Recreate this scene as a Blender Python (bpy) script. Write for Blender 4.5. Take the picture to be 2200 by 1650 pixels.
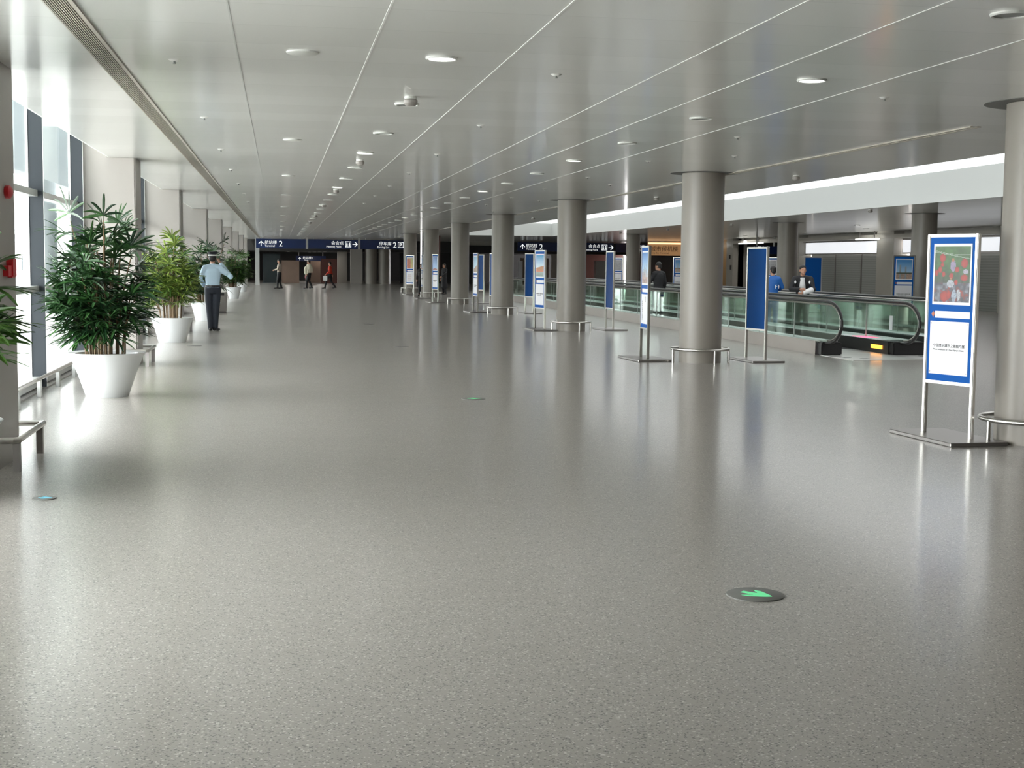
import bpy, bmesh, math, random
from mathutils import Vector, Matrix
for o in list(bpy.data.objects): bpy.data.objects.remove(o, do_unlink=True)
scene = bpy.context.scene
COL = scene.collection
PI = math.pi
rnd = random.Random(7)

# ------------------------------------------------------------------ camera
CAM_H = 1.55; F_PX = 2977.58; YAW, PITCH, ROLL = .1670, .0872, .0106
cy, sy, cp, sp = math.cos(YAW), math.sin(YAW), math.cos(PITCH), math.sin(PITCH)
fw = Vector((sy*cp, cy*cp, -sp)); ri = Vector((cy, -sy, 0)); up = ri.cross(fw)
r2 = math.cos(ROLL)*ri + math.sin(ROLL)*up; u2 = -math.sin(ROLL)*ri + math.cos(ROLL)*up
cam = bpy.data.cameras.new('camera'); camo = bpy.data.objects.new('camera', cam); COL.objects.link(camo)
M = Matrix((r2, u2, -fw)).transposed().to_4x4(); M.translation = Vector((0, 0, CAM_H)); camo.matrix_world = M
cam.sensor_width = 36; cam.lens = F_PX/2200*36; cam.clip_end = 600; cam.clip_start = .05
scene.camera = camo

# ------------------------------------------------------------------ world, exposure
SKY = 8.5
w = bpy.data.worlds.new('overcast_sky'); scene.world = w; w.use_nodes = True
bgn = w.node_tree.nodes['Background']; bgn.inputs[0].default_value = (1.0, .975, .985, 1); bgn.inputs[1].default_value = SKY
vs = scene.view_settings
vs.view_transform = 'Standard'; vs.look = 'None'; vs.gamma = 1; vs.exposure = 1.32; vs.use_curve_mapping = False
cyc = scene.cycles
try:
    cyc.use_denoising = True; cyc.denoiser = 'OPENIMAGEDENOISE'
except Exception: pass
cyc.max_bounces = 10; cyc.diffuse_bounces = 5; cyc.glossy_bounces = 4; cyc.transparent_max_bounces = 16; cyc.sample_clamp_indirect = 8
cyc.caustics_reflective = False; cyc.caustics_refractive = False

# ------------------------------------------------------------------ materials
def nodes(name):
    m = bpy.data.materials.new(name); m.use_nodes = True
    return m, m.node_tree, m.node_tree.nodes['Principled BSDF']
def s2l(c): return tuple((x/12.92 if x <= .04045 else ((x+.055)/1.055)**2.4) for x in c)
def mat(name, rgb, rough=.5, metal=0., spec=.5, emis=0, ecol=None, noise=0, nscale=8, bump=0):
    m, t, b = nodes(name)
    b.inputs['Base Color'].default_value = (*rgb, 1); b.inputs['Roughness'].default_value = rough
    b.inputs['Metallic'].default_value = metal; b.inputs['Specular IOR Level'].default_value = spec
    if emis:
        b.inputs['Emission Color'].default_value = (*(ecol or rgb), 1); b.inputs['Emission Strength'].default_value = emis
    if noise or bump:
        tc = t.nodes.new('ShaderNodeTexCoord'); n = t.nodes.new('ShaderNodeTexNoise'); n.inputs['Scale'].default_value = nscale
        t.links.new(tc.outputs['Object'], n.inputs['Vector'])
        if noise:
            mx = t.nodes.new('ShaderNodeMixRGB'); mx.inputs[1].default_value = (*[c*(1-noise) for c in rgb], 1)
            mx.inputs[2].default_value = (*[min(1, c*(1+noise)) for c in rgb], 1)
            t.links.new(n.outputs['Fac'], mx.inputs[0]); t.links.new(mx.outputs[0], b.inputs['Base Color'])
        if bump:
            bp = t.nodes.new('ShaderNodeBump'); bp.inputs['Strength'].default_value = bump; bp.inputs['Distance'].default_value = .01
            t.links.new(n.outputs['Fac'], bp.inputs['Height']); t.links.new(bp.outputs[0], b.inputs['Normal'])
    return m
def floor_material():
    m, t, b = nodes('speckled_rubber_floor'); N = t.nodes.new; Lk = t.links.new
    tc = N('ShaderNodeTexCoord')
    def speck(scale, lo, hi):
        v = N('ShaderNodeTexVoronoi'); v.inputs['Scale'].default_value = scale; Lk(tc.outputs['Object'], v.inputs['Vector'])
        sep = N('ShaderNodeSeparateColor'); Lk(v.outputs['Color'], sep.inputs[0])
        mr = N('ShaderNodeMapRange'); mr.inputs[1].default_value = lo; mr.inputs[2].default_value = hi; Lk(sep.outputs[0], mr.inputs[0])
        return mr.outputs[0]
    base = N('ShaderNodeMixRGB'); base.inputs[1].default_value = (*FLOOR_A, 1); base.inputs[2].default_value = (*FLOOR_B, 1)
    n = N('ShaderNodeTexNoise'); n.inputs['Scale'].default_value = 1.2; Lk(tc.outputs['Object'], n.inputs['Vector']); Lk(n.outputs['Fac'], base.inputs[0])
    c1 = N('ShaderNodeMixRGB'); c1.inputs[2].default_value = (.13, .13, .12, 1); Lk(base.outputs[0], c1.inputs[1]); Lk(speck(170, .86, .93), c1.inputs[0])
    c2 = N('ShaderNodeMixRGB'); c2.inputs[2].default_value = (.62, .61, .57, 1); Lk(c1.outputs[0], c2.inputs[1]); Lk(speck(150, .9, .96), c2.inputs[0])
    Lk(c2.outputs[0], b.inputs['Base Color'])
    b.inputs['Roughness'].default_value = .28; b.inputs['Coat Weight'].default_value = .45; b.inputs['Coat Roughness'].default_value = .11; b.inputs['Specular IOR Level'].default_value = .45; b.inputs['Coat Weight'].default_value = .55; b.inputs['Coat Roughness'].default_value = .15
    n2 = N('ShaderNodeTexNoise'); n2.inputs['Scale'].default_value = 1.6; n2.inputs['Detail'].default_value = 2
    mp = N('ShaderNodeMapping'); mp.inputs['Scale'].default_value = (.5, 2.0, 1); Lk(tc.outputs['Object'], mp.inputs[0]); Lk(mp.outputs[0], n2.inputs['Vector'])
    rr = N('ShaderNodeMapRange'); rr.inputs[1].default_value = .3; rr.inputs[2].default_value = .7; rr.inputs[3].default_value = .28; rr.inputs[4].default_value = .295
    Lk(n2.outputs['Fac'], rr.inputs[0]); Lk(rr.outputs[0], b.inputs['Roughness'])
    return m
def ceiling_material():
    m, t, b = nodes('metal_ceiling_panels'); N = t.nodes.new; Lk = t.links.new
    tc = N('ShaderNodeTexCoord'); sx = N('ShaderNodeSeparateXYZ'); Lk(tc.outputs['Object'], sx.inputs[0])
    # panel rows .72 m long: slight tone shift per row, thin joint line between rows
    d = N('ShaderNodeMath'); d.operation = 'DIVIDE'; d.inputs[1].default_value = .735; Lk(sx.outputs['Y'], d.inputs[0])
    fl = N('ShaderNodeMath'); fl.operation = 'FLOOR'; Lk(d.outputs[0], fl.inputs[0])
    wn = N('ShaderNodeTexWhiteNoise'); wn.noise_dimensions = '1D'; Lk(fl.outputs[0], wn.inputs['W'])
    fr = N('ShaderNodeMath'); fr.operation = 'FRACT'; Lk(d.outputs[0], fr.inputs[0])
    ln = N('ShaderNodeMath'); ln.operation = 'LESS_THAN'; ln.inputs[1].default_value = .012; Lk(fr.outputs[0], ln.inputs[0])
    mx = N('ShaderNodeMixRGB'); mx.inputs[1].default_value = (.68, .685, .66, 1); mx.inputs[2].default_value = (.74, .745, .72, 1); Lk(wn.outputs['Value'], mx.inputs[0])
    m2 = N('ShaderNodeMixRGB'); m2.inputs[2].default_value = (.46, .47, .45, 1); Lk(mx.outputs[0], m2.inputs[1])
    k = N('ShaderNodeMath'); k.operation = 'MULTIPLY'; k.inputs[1].default_value = .55; Lk(ln.outputs[0], k.inputs[0]); Lk(k.outputs[0], m2.inputs[0])
    Lk(m2.outputs[0], b.inputs['Base Color'])
    b.inputs['Roughness'].default_value = .28; b.inputs['Coat Weight'].default_value = .45; b.inputs['Coat Roughness'].default_value = .11; b.inputs['Specular IOR Level'].default_value = .5
    n = N('ShaderNodeTexNoise'); n.inputs['Scale'].default_value = 1.1; Lk(tc.outputs['Object'], n.inputs['Vector'])
    bp = N('ShaderNodeBump'); bp.inputs['Strength'].default_value = .06; bp.inputs['Distance'].default_value = .01; Lk(n.outputs['Fac'], bp.inputs['Height']); Lk(bp.outputs[0], b.inputs['Normal'])
    return m
def glass_material(name, tint=(.95, .98, .97), gloss=.35, rough=0.02):
    m = bpy.data.materials.new(name); m.use_nodes = True; t = m.node_tree; t.nodes.clear(); N = t.nodes.new; Lk = t.links.new
    out = N('ShaderNodeOutputMaterial'); tr = N('ShaderNodeBsdfTransparent'); tr.inputs[0].default_value = (*tint, 1)
    gl = N('ShaderNodeBsdfGlossy'); gl.inputs['Roughness'].default_value = rough; gl.inputs[0].default_value = (.9, .95, .93, 1)
    lw = N('ShaderNodeFresnel'); lw.inputs[0].default_value = 1.45
    mx = N('ShaderNodeMixShader'); k = N('ShaderNodeMath'); k.operation = 'MULTIPLY'; k.inputs[1].default_value = gloss; k.use_clamp = True
    Lk(lw.outputs[0], k.inputs[0]); Lk(k.outputs[0], mx.inputs[0]); Lk(tr.outputs[0], mx.inputs[1]); Lk(gl.outputs[0], mx.inputs[2]); Lk(mx.outputs[0], out.inputs[0])
    return m
def leaf_material(name, a, b_, yellow=None):
    m, t, b = nodes(name); N = t.nodes.new; Lk = t.links.new
    g = N('ShaderNodeNewGeometry'); r = N('ShaderNodeValToRGB'); r.color_ramp.elements[0].color = (*a, 1); r.color_ramp.elements[1].color = (*b_, 1)
    if yellow:
        e = r.color_ramp.elements.new(.8); e.color = (*yellow, 1)
    Lk(g.outputs['Random Per Island'], r.inputs[0]); Lk(r.outputs[0], b.inputs['Base Color']); b.inputs['Roughness'].default_value = .38
    return m
def shutter_material():
    m, t, b = nodes('roller_shutter_slats'); N = t.nodes.new; Lk = t.links.new
    tc = N('ShaderNodeTexCoord'); wv = N('ShaderNodeTexWave'); wv.bands_direction = 'Z'; wv.inputs['Scale'].default_value = 3.2
    Lk(tc.outputs['Object'], wv.inputs['Vector']); r = N('ShaderNodeValToRGB'); r.color_ramp.elements[0].color = (.24, .25, .235, 1); r.color_ramp.elements[1].color = (.31, .32, .305, 1)
    Lk(wv.outputs['Fac'], r.inputs[0]); Lk(r.outputs[0], b.inputs['Base Color']); b.inputs['Roughness'].default_value = .45
    return m
def attr_material(name, rough=.35):
    m, t, b = nodes(name); a = t.nodes.new('ShaderNodeVertexColor'); a.layer_name = 'print'
    t.links.new(a.outputs[0], b.inputs['Base Color']); b.inputs['Roughness'].default_value = rough
    return m
FLOOR_A, FLOOR_B = (.355, .33, .30), (.385, .36, .33)
MT = dict(
    floor=floor_material(), ceil=ceiling_material(),
    seam_l=mat('pale_ceiling_joint', (.73, .735, .71), .4), seam_d=mat('dark_ceiling_joint', (.50, .51, .49), .5),
    grille=mat('beige_grille_slat', (.46, .43, .375), .45), grille_dark=mat('dark_grille_gap', (.06, .055, .05), .7),
    column=mat('grey_column_paint', (.25, .226, .198), .36, noise=.015, nscale=3), collar=mat('painted_recess_shade', (.13, .13, .125), .6),
    pillar=mat('beige_pillar_panel', (.335, .312, .29), .38, noise=.015, nscale=2), steel=mat('brushed_steel', (.62, .60, .57), .28, 1.),
    dsteel=mat('dark_brushed_steel', (.34, .32, .31), .35, .9), alu=mat('blue_grey_aluminium', (.034, .040, .047), .5, 0, .2),
    alu_l=mat('light_aluminium', (.52, .53, .52), .35, .5), glass=glass_material('window_glass'), gglass=glass_material('green_balustrade_glass', (.84, .91, .87), .3),
    white=mat('white_paint', (.80, .82, .80), .5), fascia=mat('white_fascia', (.58, .60, .585), .5), pot=mat('white_planter_plastic', (.70, .72, .73), .35),
    soil=mat('brown_potting_soil', (.06, .035, .022), .9, noise=.4, nscale=30, bump=.5), cane=mat('brown_cane_bark', (.16, .105, .055), .7, noise=.35, nscale=20),
    blue=mat('blue_display_board', (.008, .10, .40), .45, 0, .07), dblue=mat('navy_sign_face', (.010, .028, .115), .3), lettering=mat('white_sign_lettering', (.85, .88, .88), .5, emis=.35),
    ink=mat('dark_grey_ink', (.05, .05, .055), .6), paper=mat('white_print_sheet', (.82, .82, .86), .4), lamp=mat('lamp_glow', (1, .98, .95), .4, emis=4, ecol=(1, .98, .95)),
    trim_l=mat('pale_lamp_trim', (.72, .73, .70), .35), lamp_off=mat('unlit_lamp_reflector', (.22, .23, .22), .4), spk=mat('white_speaker_cover', (.66, .67, .64), .4),
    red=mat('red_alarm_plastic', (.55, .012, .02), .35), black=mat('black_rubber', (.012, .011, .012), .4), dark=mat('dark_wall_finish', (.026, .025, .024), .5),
    brown=mat('brown_wood_panel', (.20, .135, .10), .4, noise=.12, nscale=3), maroon=mat('dark_maroon_panel', (.09, .03, .022), .45),
    gold=mat('warm_gold_wall', (.42, .25, .11), .35), rwall=mat('grey_beige_wall', (.42, .40, .36), .4), tread=mat('dark_treadway', (.05, .05, .052), .5, .3),
    shutter=shutter_material(), lightbox=mat('white_lightbox_face', (.8, .82, .86), .4, emis=.30, ecol=(.93, .95, 1)), tube=mat('fluorescent_tube', (1, 1, .95), .4, emis=1.6),
    disc=mat('dark_floor_disc', (.15, .15, .14), .4), green=mat('green_arrow', (.13, .75, .32), .4, emis=.15), lblue=mat('light_blue_arrow', (.12, .55, .72), .4, emis=.15),
    orange=mat('orange_light', (1, .42, .05), .4, emis=1.6, ecol=(1, .36, .03)), redlight=mat('red_display', (.9, .1, .2), .4, emis=.9, ecol=(1, .1, .2)),
    skylight=mat('skylight_diffuser', (.9, .95, .95), .5, emis=.45, ecol=(.98, 1, 1)), comb=mat('silver_comb_plate', (.66, .66, .64), .3, .6),
    skin=mat('skin', (.50, .27, .18), .5), hair=mat('black_hair', (.012, .010, .010), .5), ext=mat('pale_facade', (.40, .41, .40), .6), extd=mat('blue_grey_facade', (.055, .07, .08), .5),
    eave=mat('slate_eave_soffit', (.16, .19, .21), .6), extg=mat('pale_paving', (.70, .70, .68), .8), lb=mat('light_blue_shirt', (.55, .72, .86), .7), navy=mat('navy_trousers', (.022, .028, .042), .7), tblack=mat('black_cloth', (.014, .014, .017), .7),
    cap=mat('black_cap', (.012, .013, .02), .55), capband=mat('white_cap_band', (.75, .77, .75), .5), cream=mat('cream_shawl', (.72, .68, .55), .7), redcl=mat('red_jacket', (.62, .04, .015), .6),
    dred=mat('dark_red_bag', (.13, .015, .02), .6), wshirt=mat('white_shirt', (.84, .84, .84), .6), tan=mat('grey_tan_shirt', (.42, .36, .30), .7), royal=mat('royal_blue_jacket', (.015, .12, .42), .55),
    white_bag=mat('white_bag', (.8, .8, .8), .5), eye=mat('dark_eye', (.02, .015, .015), .3), lip=mat('lip', (.35, .12, .10), .5), prt=attr_material('printed_picture'), logo=mat('red_gold_logo', (.45, .12, .04), .4),
    leafA=leaf_material('dark_palm_leaf', (.007, .030, .011), (.040, .115, .028)), leafB=leaf_material('yellow_green_palm_leaf', (.02, .07, .010), (.13, .24, .03), (.30, .40, .08)), leafC=leaf_material('mid_palm_leaf', (.013, .050, .010), (.07, .16, .022)))

# ------------------------------------------------------------------ mesh helpers
def finish(name, bm, m, parent=None, smooth=False, loc=None):
    me = bpy.data.meshes.new(name); bmesh.ops.recalc_face_normals(bm, faces=bm.faces[:]); bm.to_mesh(me); bm.free()
    ms = m if isinstance(m, (list, tuple)) else [m]
    for x in ms: me.materials.append(x)
    if smooth:
        for p in me.polygons: p.use_smooth = True
        me.set_sharp_from_angle(angle=math.radians(38)) if hasattr(me, 'set_sharp_from_angle') else None
    o = bpy.data.objects.new(name, me); COL.objects.link(o)
    if parent: o.parent = parent
    if loc is not None: o.location = loc
    return o
def tag(o, label, cat, group=None, kind=None):
    o['label'] = label; o['category'] = cat
    if group: o['group'] = group
    if kind: o['kind'] = kind
    return o
def thing(name, label, cat, loc=(0, 0, 0), rz=0, group=None, kind=None):
    o = bpy.data.objects.new(name, None); o.empty_display_size = .1; COL.objects.link(o); o.location = loc; o.rotation_euler = (0, 0, rz)
    return tag(o, label, cat, group, kind)
def struct(o): o['kind'] = 'structure'; return o
def clone(root, loc, rz=None, label=None):
    r = root.copy(); COL.objects.link(r); r.location = loc
    if rz is not None: r.rotation_euler = (0, 0, rz)
    if label: r['label'] = label
    for ch in list(root.children):
        c = ch.copy(); COL.objects.link(c); c.parent = r
        for g in list(ch.children):
            d = g.copy(); COL.objects.link(d); d.parent = c
    return r
def box(bm, x0, x1, y0, y1, z0, z1, mi=0):
    vs_ = [bm.verts.new((x, y, z)) for z in (z0, z1) for y in (y0, y1) for x in (x0, x1)]
    for q in ((0, 2, 3, 1), (4, 5, 7, 6), (0, 1, 5, 4), (2, 6, 7, 3), (0, 4, 6, 2), (1, 3, 7, 5)):
        f = bm.faces.new([vs_[i] for i in q]); f.material_index = mi
    return vs_
def B(): return bmesh.new()
def boxo(name, x0, x1, y0, y1, z0, z1, m, parent=None, bev=0):
    bm = B(); box(bm, x0, x1, y0, y1, z0, z1)
    if bev: bmesh.ops.bevel(bm, geom=bm.edges[:], offset=bev, segments=2, affect='EDGES')
    return finish(name, bm, m, parent, smooth=bool(bev))
def lathe(bm, prof, n=40, cx=0, cy_=0, mi=0, closed=False):
    rings = []
    for r, z in prof:
        if r <= 1e-6: rings.append([bm.verts.new((cx, cy_, z))])
        else: rings.append([bm.verts.new((cx+r*math.cos(2*PI*i/n), cy_+r*math.sin(2*PI*i/n), z)) for i in range(n)])
    pairs = list(zip(rings, rings[1:])) + ([(rings[-1], rings[0])] if closed else [])
    for a, b in pairs:
        for i in range(n):
            j = (i+1) % n
            if len(a) == 1 and len(b) == 1: continue
            if len(a) == 1: f = bm.faces.new((a[0], b[i], b[j]))
            elif len(b) == 1: f = bm.faces.new((a[i], b[0], a[j]))
            else: f = bm.faces.new((a[i], b[i], b[j], a[j]))
            f.material_index = mi
def tube(bm, pts, r, n=10, caps=True, rs=None):
    pts = [Vector(p) for p in pts]; rings = []
    for i, p in enumerate(pts):
        d = (pts[min(i+1, len(pts)-1)]-pts[max(i-1, 0)]).normalized()
        a = d.cross(Vector((0, 0, 1)) if abs(d.z) < .9 else Vector((1, 0, 0))).normalized(); b = d.cross(a)
        rr = rs[i] if rs else r
        rings.append([bm.verts.new(p+rr*(math.cos(2*PI*k/n)*a+math.sin(2*PI*k/n)*b)) for k in range(n)])
    for a, b in zip(rings, rings[1:]):
        for k in range(n): bm.faces.new((a[k], a[(k+1) % n], b[(k+1) % n], b[k]))
    if caps: bm.faces.new(rings[0][::-1]); bm.faces.new(rings[-1])
def poly(bm, pts, z0, z1):
    a = [bm.verts.new((x, y, z0)) for x, y in pts]; b = [bm.verts.new((x, y, z1)) for x, y in pts]; n = len(pts)
    bm.faces.new(a[::-1]); bm.faces.new(b)
    for i in range(n): bm.faces.new((a[i], a[(i+1) % n], b[(i+1) % n], b[i]))
def text(name, body, size, m, parent, loc, rot, align='LEFT', depth=.001, bold=0):
    cu = bpy.data.curves.new(name, 'FONT'); cu.body = body; cu.size = size; cu.align_x = align; cu.extrude = depth; cu.resolution_u = 3; cu.offset = bold
    t = bpy.data.objects.new(name, cu); COL.objects.link(t); bpy.context.view_layer.update()
    me = bpy.data.meshes.new_from_object(t.evaluated_get(bpy.context.evaluated_depsgraph_get())); bpy.data.objects.remove(t); bpy.data.curves.remove(cu)
    me.name = name; me.materials.clear(); me.materials.append(m)
    o = bpy.data.objects.new(name, me); COL.objects.link(o); o.parent = parent; o.location = loc; o.rotation_euler = rot
    return o

# ------------------------------------------------------------------ setting
CZ = 2.99; YB, YE = -12.0, 97.0; XW = -2.9; XR = 24.8
bm = B(); box(bm, -3.0, 28.2, YB, 116, -.2, 0); struct(finish('floor', bm, MT['floor']))
bm = B()
XN, XF, YV, YS = 9.0, 14.4, 73.0, 12.5
box(bm, -2.38, XN, YB, YE, CZ, CZ+.12); box(bm, XF, 28.2, YB, YE, CZ, CZ+.12); box(bm, XN, XF, YV, YE, CZ, CZ+.12); box(bm, XN, XF, YB, YS, CZ, CZ+.12)
ceil = struct(finish('ceiling', bm, MT['ceil']))
bm = B()
for x in (.63, 1.61, 2.85, 3.6, 4.65): box(bm, x-.006, x+.006, YB, YE, CZ-.003, CZ+.001)
struct(finish('seam', bm, MT['seam_l'], ceil))
bm = B(); box(bm, -.285, -.275, YB, YE, CZ-.003, CZ+.001); struct(finish('seam', bm, MT['seam_d'], ceil))
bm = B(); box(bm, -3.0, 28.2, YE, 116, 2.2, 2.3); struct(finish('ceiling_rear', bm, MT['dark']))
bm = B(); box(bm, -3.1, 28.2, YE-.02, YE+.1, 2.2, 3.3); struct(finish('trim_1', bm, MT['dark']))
bm = B(); box(bm, -3.0, -2.3, YB, YE, 3.4, 3.5); box(bm, -2.40, -2.38, YB, YE, CZ, 3.4); struct(finish('trim_2', bm, MT['white']))
# light well: fascias and skylight
bm = B(); box(bm, XF-.02, XF-.001, YS, YV-.02, CZ-.006, 3.659); box(bm, XN+.001, XN+.02, YS, YV-.02, CZ+.002, 3.659); box(bm, XN, XF-.02, YV-.02, YV-.001, CZ-.006, 3.659); box(bm, XN+.02, XF-.02, YS+.001, YS+.02, CZ+.002, 3.659)
struct(finish('trim_3', bm, MT['fascia']))
sk = boxo('skylight', XN-.1, XF+.1, YS-.1, YV+.1, 3.66, 3.7, MT['skylight']); struct(sk)
# linear grille along the left
g = thing('linear_ceiling_grille', 'long beige slatted air grille running down the ceiling beside the windows', 'air grille', (0, 0, CZ))
bm = B(); box(bm, -1.291, -1.139, YB, YE-.1, -.004, .0); finish('backing', bm, MT['grille_dark'], g)
bm = B()
for k in range(9): x = -1.283+k*.0145; box(bm, x-.0026, x+.0026, YB, YE-.1, -.012, -.004)
finish('slat', bm, MT['grille'], g)
bm = B(); box(bm, -1.300, -1.289, YB, YE-.1, -.013, 0); box(bm, -1.155, -1.128, YB, YE-.1, -.013, 0); finish('frame', bm, MT['grille'], g)
g = thing('slot_diffuser', 'thin pale double slot diffuser in the ceiling beside the round columns', 'air slot', (0, 0, CZ))
bm = B(); box(bm, 6.995, 7.075, 13.4, YE-.2, -.003, 0); finish('slot', bm, MT['grille_dark'], g)
bm = B(); box(bm, 6.972, 7.0, 13.36, YE-.2, -.012, 0); box(bm, 7.045, 7.09, 13.36, YE-.2, -.012, 0); finish('frame', bm, MT['grille'], g)

# left wall: pillars and glazed bays
PILL = [(-9.2, -8.4), (.4, 1.2), (10.53, 11.33), (20.66, 21.46), (29.85, 30.63), (40.72, 41.5), (51.2, 52.0), (62.0, 62.8), (72.2, 73.0), (82.2, 83.0), (92.0, 92.8)]
plab = {2: 'nearest beige square pillar at the left edge carrying red fire alarm boxes', 3: 'beige square pillar behind the nearest big potted palm', 4: 'beige square pillar behind the yellow-green potted palm',
        5: 'beige square pillar on the window side level with the litter bin', 6: 'beige square pillar between litter bin and the farther potted palms', 7: 'beige square pillar just beyond the fourth potted palm', 8: 'beige square pillar beyond the farthest potted palm',
        9: 'last beige square pillar before the hanging blue signs', 10: 'beige square pillar at the far corner under the blue signs', 0: 'beige square pillar behind the viewpoint, farthest back', 1: 'beige square pillar just behind the viewpoint'}
for i, (a, b) in enumerate(PILL):
    bm = B(); box(bm, -2.95, -2.02, a, b, 0, CZ-.002); box(bm, -2.95, -2.42, a, b, CZ-.002, 3.4)
    bmesh.ops.bevel(bm, geom=[e for e in bm.edges if abs(e.verts[0].co.z-e.verts[1].co.z) > 1], offset=.02, segments=2, affect='EDGES')
    tag(finish('square_pillar', bm, MT['pillar'], smooth=True), plab[i], 'pillar', 'square pillars between the windows', 'thing')
ends = [YB] + [v for ab in PILL for v in ab] + [YE]
bays = [(ends[2*i], ends[2*i+1]) for i in range(len(PILL)+1)]
for i, (a, b) in enumerate(bays):
    if i == 2:
        bm = B(); box(bm, -2.95, -2.9, b-1.0, b-.01, 0, 3.4); struct(finish('added_light_blocker', bm, MT['rwall'])); b -= 1.02  # panel added out of view, keeps window light off the nearest pillar
        bm = B(); box(bm, -2.95, -2.78, a+.01, a+3.2, 0, 3.4); struct(finish('added_light_blocker', bm, MT['rwall'])); a += 3.22  # unseen panel added to cut window light on the near left floor

    if i == 1:
        bm = B(); box(bm, -2.95, -2.78, a+.01, b-.01, 0, 3.4); struct(finish('added_light_blocker', bm, MT['rwall'])); continue  # whole unseen bay closed by an added panel to dim the foreground floor
    wd = thing('window_%d' % (i+1), 'glazed bay', 'window', (0, 0, 0), kind='structure')
    del wd['label']; del wd['category']
    n = max(1, round((b-a)/3.38)); bm = B(); bm2 = B(); bm3 = B()
    for k in range(n+1):
        y = a+.03+(b-a-.08)*k/n
        if i == 3: y = [11.4, 13.85, 17.2, 20.58][k] if n == 3 else y
        box(bm, -2.92, -2.74, y-.035, y+.035, 0, 3.4); box(bm3, -2.735, -2.73, y-.038, y-.03, 0, 3.4)
        box(bm3, -2.93, -2.9, y-.045, y-.036, 0, 3.4)
    for z, h in ((1.15, .07), (2.27, .075), (.04, .1)):
        box(bm2, -2.93, -2.80, a, b, z, z+h)
    finish('mullion', bm, MT['alu'], wd); finish('transom', bm2, MT['alu_l'], wd); finish('mullion_edge', bm3, MT['alu_l'], wd)
    bm = B(); box(bm, -2.905, -2.895, a, b, 0.0, 3.4); finish('pane', bm, MT['glass'], wd)
    L = bpy.data.lights.new('window_portal', 'AREA'); L.shape = 'RECTANGLE'; L.size = 3.3; L.size_y = b-a; L.cycles.is_portal = True
    lo = bpy.data.objects.new('window_portal', L); COL.objects.link(lo); lo.location = (-2.97, (a+b)/2, 1.7); lo.rotation_euler = (0, -PI/2, 0)
bm = B(); box(bm, -2.96, -2.73, YB, YE, 0, .02); struct(finish('baseboard_left', bm, MT['dsteel']))
# other walls
bm = B(); box(bm, -3.1, 28.2, YB-.1, YB, 0, 3.7); struct(finish('wall_back', bm, MT['rwall']))
bm = B()
SEG = [(YB, 43.9, 0, 2.99), (52.6, 54.0, 0, 2.99), (62.85, 63.9, 0, 2.99), (72.5, 73.4, 0, 2.99), (73.4, 97, 0, 2.99), (63.9, 72.5, 2.76, 2.99), (54.0, 62.85, 2.62, 2.99), (43.9, 52.6, 2.62, 2.99)]
for a, b, z0, z1 in SEG[:4]: box(bm, XR-.2, XR+.3, a, b, z0, z1)
for a, b, z0, z1 in SEG[5:]: box(bm, XR-.06, XR+.3, a, b, z0, z1)
struct(finish('wall_right', bm, MT['rwall']))
bm = B(); box(bm, XR, XR+.3, 73.4, 84, 0, 2.99); struct(finish('wall_right_gold', bm, MT['gold']))
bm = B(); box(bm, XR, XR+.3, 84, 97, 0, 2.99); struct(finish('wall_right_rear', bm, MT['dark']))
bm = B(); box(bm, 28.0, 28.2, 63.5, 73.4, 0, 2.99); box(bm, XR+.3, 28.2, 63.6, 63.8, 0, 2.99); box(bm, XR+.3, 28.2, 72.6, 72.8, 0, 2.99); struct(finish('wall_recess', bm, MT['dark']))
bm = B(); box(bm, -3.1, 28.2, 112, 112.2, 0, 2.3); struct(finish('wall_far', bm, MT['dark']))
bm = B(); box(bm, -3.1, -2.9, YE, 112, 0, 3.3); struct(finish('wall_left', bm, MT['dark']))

# exterior outside the windows
bm = B(); box(bm, -60, -3.05, YB-30, 140, -.4, -.2); tag(struct(finish('ground', bm, MT['extg'])), 'pale paving outside the windows', 'ground')
eb = thing('building', 'pale building with blue-grey glass bands seen outside through the left windows', 'building', (-19, 0, -.2))
bm = B(); box(bm, -4, 0, 20, 130, 0, 3.4); finish('wall', bm, MT['ext'], eb)
bm = B(); box(bm, -4, .5, 20, 130, 3.4, 5.6); finish('wall', bm, MT['ext'], eb)
bm = B()
bm.free()
for y in range(24, 128, 5):
    bm = B(); box(bm, .0, .06, y, y+3, .8, 1.9); finish('window', bm, MT['extd'], eb)
bm = B()
for k in range(8): box(bm, .5, .56, 22, 128, 3.7+k*.2, 3.8+k*.2)
finish('louvre', bm, MT['extd'], eb)
for i, (x, y, rr) in enumerate([(-7.2, 38, .28), (-7.2, 46, .28), (-7.2, 56, .28), (-7.2, 68, .28), (-7.2, 82, .28)]):
    bm = B(); lathe(bm, [(0, -.2), (rr, -.2), (rr, 4.6), (0, 4.6)], 20, 0, 0); o = finish('canopy_post', bm, MT['extd' if i % 2 else 'ext'], smooth=True, loc=(x, y, 0))
    tag(o, ['pale round canopy post outside, first beyond the glass', 'blue-grey canopy post outside, second along', 'pale canopy post outside, third along', 'blue-grey canopy post outside, fourth along', 'pale canopy post outside, last along'][i], 'post', 'canopy posts outside')
cpy = boxo('canopy', -9.5, -6.2, 25, 120, 4.6, 4.9, MT['extd']); tag(cpy, 'blue-grey canopy slab carried on posts outside the windows', 'canopy')
ev = boxo('eave', -5.8, -3.02, 1, 120, 3.52, 3.7, MT['eave']); tag(ev, 'slate grey eave soffit outside above the window bays', 'eave')
lw = boxo('low_wall', -12.2, -12, 18, 120, -.2, .7, MT['ext']); tag(lw, 'low white wall outside beyond the paving', 'low wall')

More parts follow.
